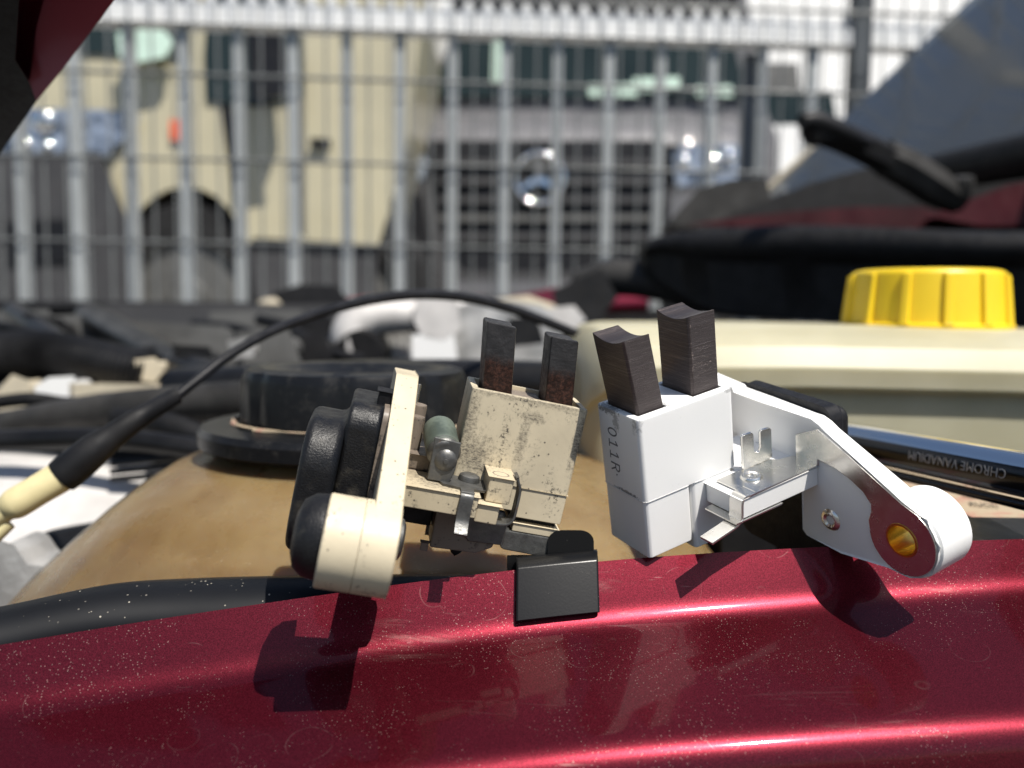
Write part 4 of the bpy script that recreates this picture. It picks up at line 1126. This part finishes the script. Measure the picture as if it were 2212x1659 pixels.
prism(bm, circle(pc[0], pc[1], 2.96, 28), lambda p: f((31.45, p[0], p[1])), lambda p: f((40.3, p[0], p[1])), [circle(pc[0], pc[1], 2.62, 28)[::-1]])
reg_part('brass_bush', bm, M['brass'], W)
ring_out = [(pc[0] + 6.25 * math.cos(R(a)), pc[1] + 6.25 * math.sin(R(a))) for a in range(-46, 171, 8)]
strip_poly = [(4.4, 11.4), (9.3, 8.75), (16.3, 11.9), (22.0, 14.7), (26.5, 16.9), (29.6, 17.9)] + ring_out + [(20.3, 22.4), (20.8, 20.6), (20.7, 19.2), (19.1, 17.5), (16.4, 16.1), (13.3, 15.05), (9.3, 14.6), (9.2, 16.05), (4.35, 16.05)]
reg_part('contact_strip', eprism(f, strip_poly, 0, 31.55, 31.97, [circle(pc[0], pc[1], 2.97, 28)[::-1]]), M['tin'], W, .08)
# shelf and its fittings
reg_part('shelf', ebox(f, (13.6, .03, 16.25), (31.98, 9.15, 20.0)), M['white'], W, .25)
reg_part('shelf', ebox(f, (21.13, -11.0, 16.3), (31.97, 0, 20.0)), M['white'], W, .2)
tabp = [(15.1, 1.3), (20.9, 1.3), (27.3, 1.3), (28.6, 3.0), (31.6, 3.6), (31.6, 9.25), (15.2, 9.45)]
tb = reg_part('terminal_tab', eprism(f, tabp, 2, 15.82, 16.22), M['tin'], W, .08)
fork = [(21.2, 15.8), (21.2, 9.4), (21.6, 9.0), (23.5, 9.15), (23.9, 9.6), (23.9, 12.6), (24.2, 13.3), (24.75, 13.6), (25.3, 13.35), (25.6, 12.7), (25.6, 9.8), (26.0, 9.4), (27.9, 9.6), (28.3, 10.0), (28.3, 15.8)]
reg_part('fork', eprism(f, fork, 1, 1.3, 1.75), M['tin'], tb, .08)
hk = [(16.6, 16.02), (15.2, 16.02), (14.2, 16.15), (13.65, 16.8), (13.5, 18.2), (13.4, 19.6), (12.8, 20.5), (11.4, 21.0), (8.6, 21.5), (6.4, 21.9)]
reg_part('hook', strip_path(f, spline(hk, 4), 1, 6.3, 9.35, .5), M['tin'], tb, .1)
reg_part('rivet', elathe(f, [(.75, .0), (.8, .25), (1.25, .5), (1.75, .42), (2.05, .05), (2.05, -.1)], (20.3, 4.6, 15.82), (0, 0, -1)), M['tin'], tb)
reg_part('rivet', elathe(f, [(.8, -.5), (.85, .2), (1.3, .5), (1.75, .42), (2.1, .05), (2.1, -.1)], (32.0, 11.9, 26.0), (-1, 0, 0)), M['tin'], W)
reg_part('lower_strip', ebox(f, (11.8, 1.6, 20.02), (22.6, 9.5, 20.4)), M['tin'], W, .08)
reg_part('lower_pin', elathe(f, [(0, 0), (.8, 0), (.8, 2.2), (.5, 2.6), (0, 2.6)], (20.0, 4.0, 20.4), (0, 0, 1), 14), M['tin'], W)
# black cap behind the plate
reg_part('rear_cap', eprism(f, rrect(-14.5, 6.8, 8.6, 40.0, 2.5, 5), 0, 35.65, 39.5), M['soft_black'], W, .6)
reg_part('rear_cap', eprism(f, rrect(-7.0, 10.6, 4.0, 37.5, 2.2, 5), 0, 39.55, 46.5), M['soft_black'], W, .9, seg=3)

# ---- the old one: cream and sooty
O = thing('brush_holder', 'used cream plastic brush holder smeared with black carbon dust, with a bulky black cap', 'brush holder')
O.matrix_world = cam_mat([[0.967, -0.218, -0.129], [0.194, 0.964, -0.18], [0.164, 0.149, 0.975]], [-6.738, 0.596, 146.0], (1, 3, -2))
f = old_map
bm = NB(); pocket_block(bm, f, 0, -11.6, 20.8, 0, .5, 0, 15.85, [(1.1, -10.6, 19.7, -1.0)], 2.2, .22)
reg_part('brush_housing', bm, M['cream_sooty'], O, 0, sharp=35)
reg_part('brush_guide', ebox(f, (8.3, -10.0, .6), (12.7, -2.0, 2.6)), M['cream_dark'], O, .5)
reg_part('housing_foot', eprism(f, [(.1, -11.4), (8.4, -11.4), (8.4, -.05), (.1, -.05)], 2, 15.9, 21.4), M['cream'], O, .2)
reg_part('housing_foot', eprism(f, [(8.42, -11.2), (20.6, -11.2), (20.6, -.25), (8.42, -.25)], 2, 15.9, 20.4), M['cream'], O, .2)
reg_part('foot_edge', ebox(f, (.15, -11.3, 22.4), (8.5, -.1, 24.0)), M['cream'], O, .2)
reg_part('foot_core', ebox(f, (.6, -11.0, 21.4), (9.5, -1.6, 22.4)), M['soft_black'], O, .1)
reg_part('foot_plate', eprism(f, [(.5, 24.05), (9.9, 24.05), (9.9, 27.3), (9.2, 27.7), (.6, 27.9)], 1, -10.5, -.0), M['tarnish'], O, .3)
reg_part('carbon_brush', brush(f, 13.55, 18.8, -9.6, -2.0, 11.6, (1.75, .0), .7, .35, False), M['carbon_old'], O, .45)
reg_part('carbon_brush', brush(f, 2.45, 7.5, -9.6, -2.0, 11.4, (1.5, .0), .7, .35, False), M['carbon_old'], O, .45)
# plate and eye
pc, pr = (24.8, 21.7), 6.75
tl = [(-20, 2.4), (-3.0, .6), (-1.6, .9)]
arc = [(pc[0] + pr * math.cos(R(a)), pc[1] + pr * math.sin(R(a))) for a in range(-59, 112, 10)]
low = [(14.4, 29.6), (6.4, 30.2), (5.6, 30.0), (5.5, 20.5), (-20, 20.5)]
reg_part('mounting_plate', eprism(f, tl + arc + low, 0, 30.0, 33.9), M['cream'], O, .25)
reg_part('mounting_eye', elathe(f, [(3, 0), (6.6, 0), (6.8, .2), (6.8, 5.1), (6.72, 5.2), (3, 5.2), (3, 0)], (29.9, pc[0], pc[1]), (1, 0, 0), 64), M['cream'], O)
reg_part('mounting_eye', elathe(f, [(3, 0), (6.7, 0), (6.78, .1), (6.78, 4.9), (6.55, 5.1), (3, 5.1), (3, 0)], (35.16, pc[0], pc[1]), (1, 0, 0), 64), M['cream'], O)
reg_part('eye_rivet', elathe(f, [(0, 1.9), (2.4, 1.9), (3.2, 1.5), (3.4, .6), (3.4, -.1)], (30.0, 14.5, 23.6), (-1, 0, 0)), M['tarnish'], O)
# shelf, posts and blocks between plate and brushes
reg_part('shelf', ebox(f, (16.9, .1, 16.25), (29.95, 9.2, 19.95)), M['cream_shelf'], O, .25)
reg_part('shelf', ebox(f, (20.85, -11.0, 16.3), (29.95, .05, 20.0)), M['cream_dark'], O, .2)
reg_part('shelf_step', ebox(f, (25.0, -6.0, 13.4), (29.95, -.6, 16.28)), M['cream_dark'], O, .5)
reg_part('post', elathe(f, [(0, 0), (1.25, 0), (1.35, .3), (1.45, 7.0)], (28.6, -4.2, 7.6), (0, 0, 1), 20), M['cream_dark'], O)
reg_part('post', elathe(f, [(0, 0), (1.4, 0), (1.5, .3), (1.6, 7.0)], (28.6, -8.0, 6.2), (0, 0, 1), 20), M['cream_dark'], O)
reg_part('pin', elathe(f, [(0, 0), (.35, 0), (.4, .2), (.4, 5)], (29.3, -8.0, 2.6), (0, 0, 1), 12), M['tin'], O)
reg_part('end_block', ebox(f, (11.3, .1, 13.0), (15.5, 6.6, 17.5)), M['cream_shelf'], O, .3)
reg_part('end_block', ebox(f, (12.9, .5, 17.55), (16.88, 8.0, 20.9)), M['cream_shelf'], O, .35)
bm = elathe(f, [(1.25, 0), (1.35, .05), (1.5, 0)], (13.4, 4.2, 13.0), (0, 0, -1), 24); reg_part('mould_mark', bm, M['cream_dark'], O)
reg_part('spring_strip', strip_path(f, spline([(10.9, 12.4), (10.6, 13.2), (10.0, 14.6), (9.9, 17.5), (10.0, 19.6), (10.6, 20.6), (11.6, 20.95), (14.0, 21.1)], 5), 1, 3.6, 6.8, .42), M['tarnish'], O, .08)
# terminal on the shelf
tabp = [(24.9, 1.2), (22.9, 6.2), (19.95, 6.75), (19.95, 9.3), (17.85, 9.3), (17.85, 6.6), (15.65, 6.2), (15.0, -.9), (24.4, -.9)]
tb = reg_part('terminal_tab', eprism(f, tabp, 2, 15.8, 16.22), M['tarnish'], O, .08)
hk = [(8.8, 16.0), (9.4, 16.2), (9.65, 17.0), (9.7, 19.6), (9.9, 20.6), (10.6, 21.6), (11.3, 22.4)]
reg_part('hook', strip_path(f, spline(hk, 4), 0, 17.85, 20.1, .5), M['tarnish'], tb, .08)
reg_part('rivet', elathe(f, [(0, 1.15), (1.3, 1.15), (1.75, .9), (1.9, .4), (1.9, -.1)], (18.2, 1.6, 15.8), (0, 0, -1)), M['tarnish'], tb)
# capacitor with its metal clip
A_, B2 = Vector((24.7, -4.2, 8.8)), Vector((23.7, 3.6, 11.2))
reg_part('capacitor', elathe(f, [(0, -.6), (1.4, -.45), (2.3, 0), (2.85, 1.0), (2.95, 2.2), (2.95, (B2 - A_).length)], A_, B2 - A_, 28), M['capacitor'], O)
reg_part('capacitor_end', elathe(f, [(2.97, -.6), (2.9, .2), (2.5, .7), (2.0, .9), (0, .95)], B2, B2 - A_, 28), M['tarnish'], O)
reg_part('capacitor_clip', eprism(f, [(21.3, 8.9), (25.7, 8.7), (25.5, 15.9), (21.9, 15.9), (21.3, 13.6)], 1, 4.55, 4.95), M['tarnish'], O, .08)
reg_part('solder_dome', elathe(f, [(1.9, 0), (1.6, .35), (1.0, .6), (.4, .68), (.35, .9), (0, .92)], (23.2, 4.95, 12.2), (0, 1, 0), 24), M['tarnish'], O)
# underside
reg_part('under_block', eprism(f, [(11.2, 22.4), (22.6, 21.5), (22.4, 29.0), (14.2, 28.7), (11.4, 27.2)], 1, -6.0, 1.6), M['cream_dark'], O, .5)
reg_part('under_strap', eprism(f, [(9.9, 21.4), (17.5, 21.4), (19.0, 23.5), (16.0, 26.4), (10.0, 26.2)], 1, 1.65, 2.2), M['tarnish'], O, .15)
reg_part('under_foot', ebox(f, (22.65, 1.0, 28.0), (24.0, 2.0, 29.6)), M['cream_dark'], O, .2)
reg_part('under_pin', elathe(f, [(1.1, -2), (1.3, .6), (.9, 1.3), (0, 2.1)], (17.4, -1, 28.6), (0, 0, 1), 12), M['soft_black'], O)
reg_part('under_bar', ebox(f, (22.7, -9.0, 21.0), (29.9, -2.0, 26.4)), M['soft_black'], O, .3)
# bulky black cap on the far side of the plate
reg_part('rear_cap', eprism(f, rrect(-12, 5.5, 7.0, 32.0, 4.0, 6), 0, 34.9, 40.3), M['cap_black'], O, .7, seg=3)
reg_part('cap_dome', eprism(f, rrect(-14.0, 9.6, 7.6, 33.6, 8.0, 8), 0, 40.35, 46.6), M['cap_black'], O, 1.4, seg=3)
reg_part('cap_ear', elathe(f, [(0, 4.2), (3.0, 4.2), (5.0, 3.5), (6.1, 2.0), (6.4, 0)], (40.3, 21.8, 22.4), (1, 0, 0), 32), M['cap_black'], O)
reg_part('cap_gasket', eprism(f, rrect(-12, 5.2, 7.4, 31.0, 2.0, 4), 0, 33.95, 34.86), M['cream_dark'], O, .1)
reg_part('cap_latch', ebox(f, (34.0, -1.4, 3.2), (36.2, 2.2, 6.2)), M['soft_black'], O, .3)

# ------------------------------------------------------------------ small fittings in the bay
def wire_run(ctrl, mat, label, name='wire', cat='wire'):
    p, r_ = pipe(ctrl, 6)
    bm = NB(); tube(bm, p, r_, 10)
    return tag(obj(name, bm, M[mat]), label, cat)
wire_run([(-40, 700, .55, 3.5), (60, 716, .53, 3.5), (150, 760, .50, 3.5), (230, 770, .48, 3.5), (330, 760, .47, 3.5), (440, 770, .46, 3.5)], 'rubber', 'thin black wire looping over the fat ribbed hose')
wire_run([(420, 700, .66, 4), (520, 712, .62, 4), (600, 748, .58, 4), (700, 762, .56, 4), (790, 780, .54, 4)], 'rubber', 'thin black wire before the pale rocker cover')
wire_run([(560, 690, .70, 5), (620, 706, .68, 5), (660, 730, .66, 5), (740, 740, .64, 5)], 'rubber', 'black wire running to the aluminium intake elbow')
wire_run([(-60, 878, .37, 3), (60, 862, .37, 3), (150, 872, .37, 3), (240, 862, .36, 3), (330, 868, .36, 3)], 'rubber', 'black wire lying along the thick level hose')
wire_run([(980, 655, .80, 4), (1060, 648, .80, 4), (1150, 660, .78, 4), (1240, 690, .74, 4), (1290, 720, .70, 4)], 'rubber', 'black wire behind the end of the arched cable')
wire_run([(250, 905, .335, 4.5), (330, 912, .33, 5), (400, 930, .325, 5), (470, 960, .32, 4.5)], 'rubber', 'short black pipe passing under the thick level hose', 'pipe_bend', 'pipe')
def fitting(poly, d, th, mat, name, label, cat, bev=.004):
    bm = NB(); slab(bm, poly, d, th)
    return tag(obj(name, bm, M[mat], bevel=bev), label, cat)
fitting([(392, 762), (440, 765), (450, 800), (400, 796)], .44, .03, 'dark_part', 'wire_plug', 'black wire plug beside the cream plug on the hose', 'plug')
fitting([(640, 700), (700, 690), (730, 712), (690, 738), (650, 730)], .68, .05, 'dark_part', 'valve_block', 'black valve block before the aluminium intake elbow', 'valve')
fitting([(66, 690), (128, 700), (150, 742), (120, 752), (80, 728)], .58, .03, 'dark_part', 'coil_pack', 'black coil left of the aluminium bracket', 'coil')
fitting([(500, 742), (532, 738), (540, 764), (506, 768)], .47, .02, 'alu', 'hose_clamp', 'bright hose clamp behind the arched cable', 'clamp', .002)
fitting([(1110, 700), (1150, 696), (1160, 730), (1115, 735)], .56, .03, 'dark_part', 'map_sensor', 'black sensor on the pale plenum', 'sensor')
fitting([(150, 770), (260, 768), (268, 788), (155, 792)], .50, .03, 'dark_part', 'loom_cover', 'black loom cover behind the fat ribbed hose', 'cover')
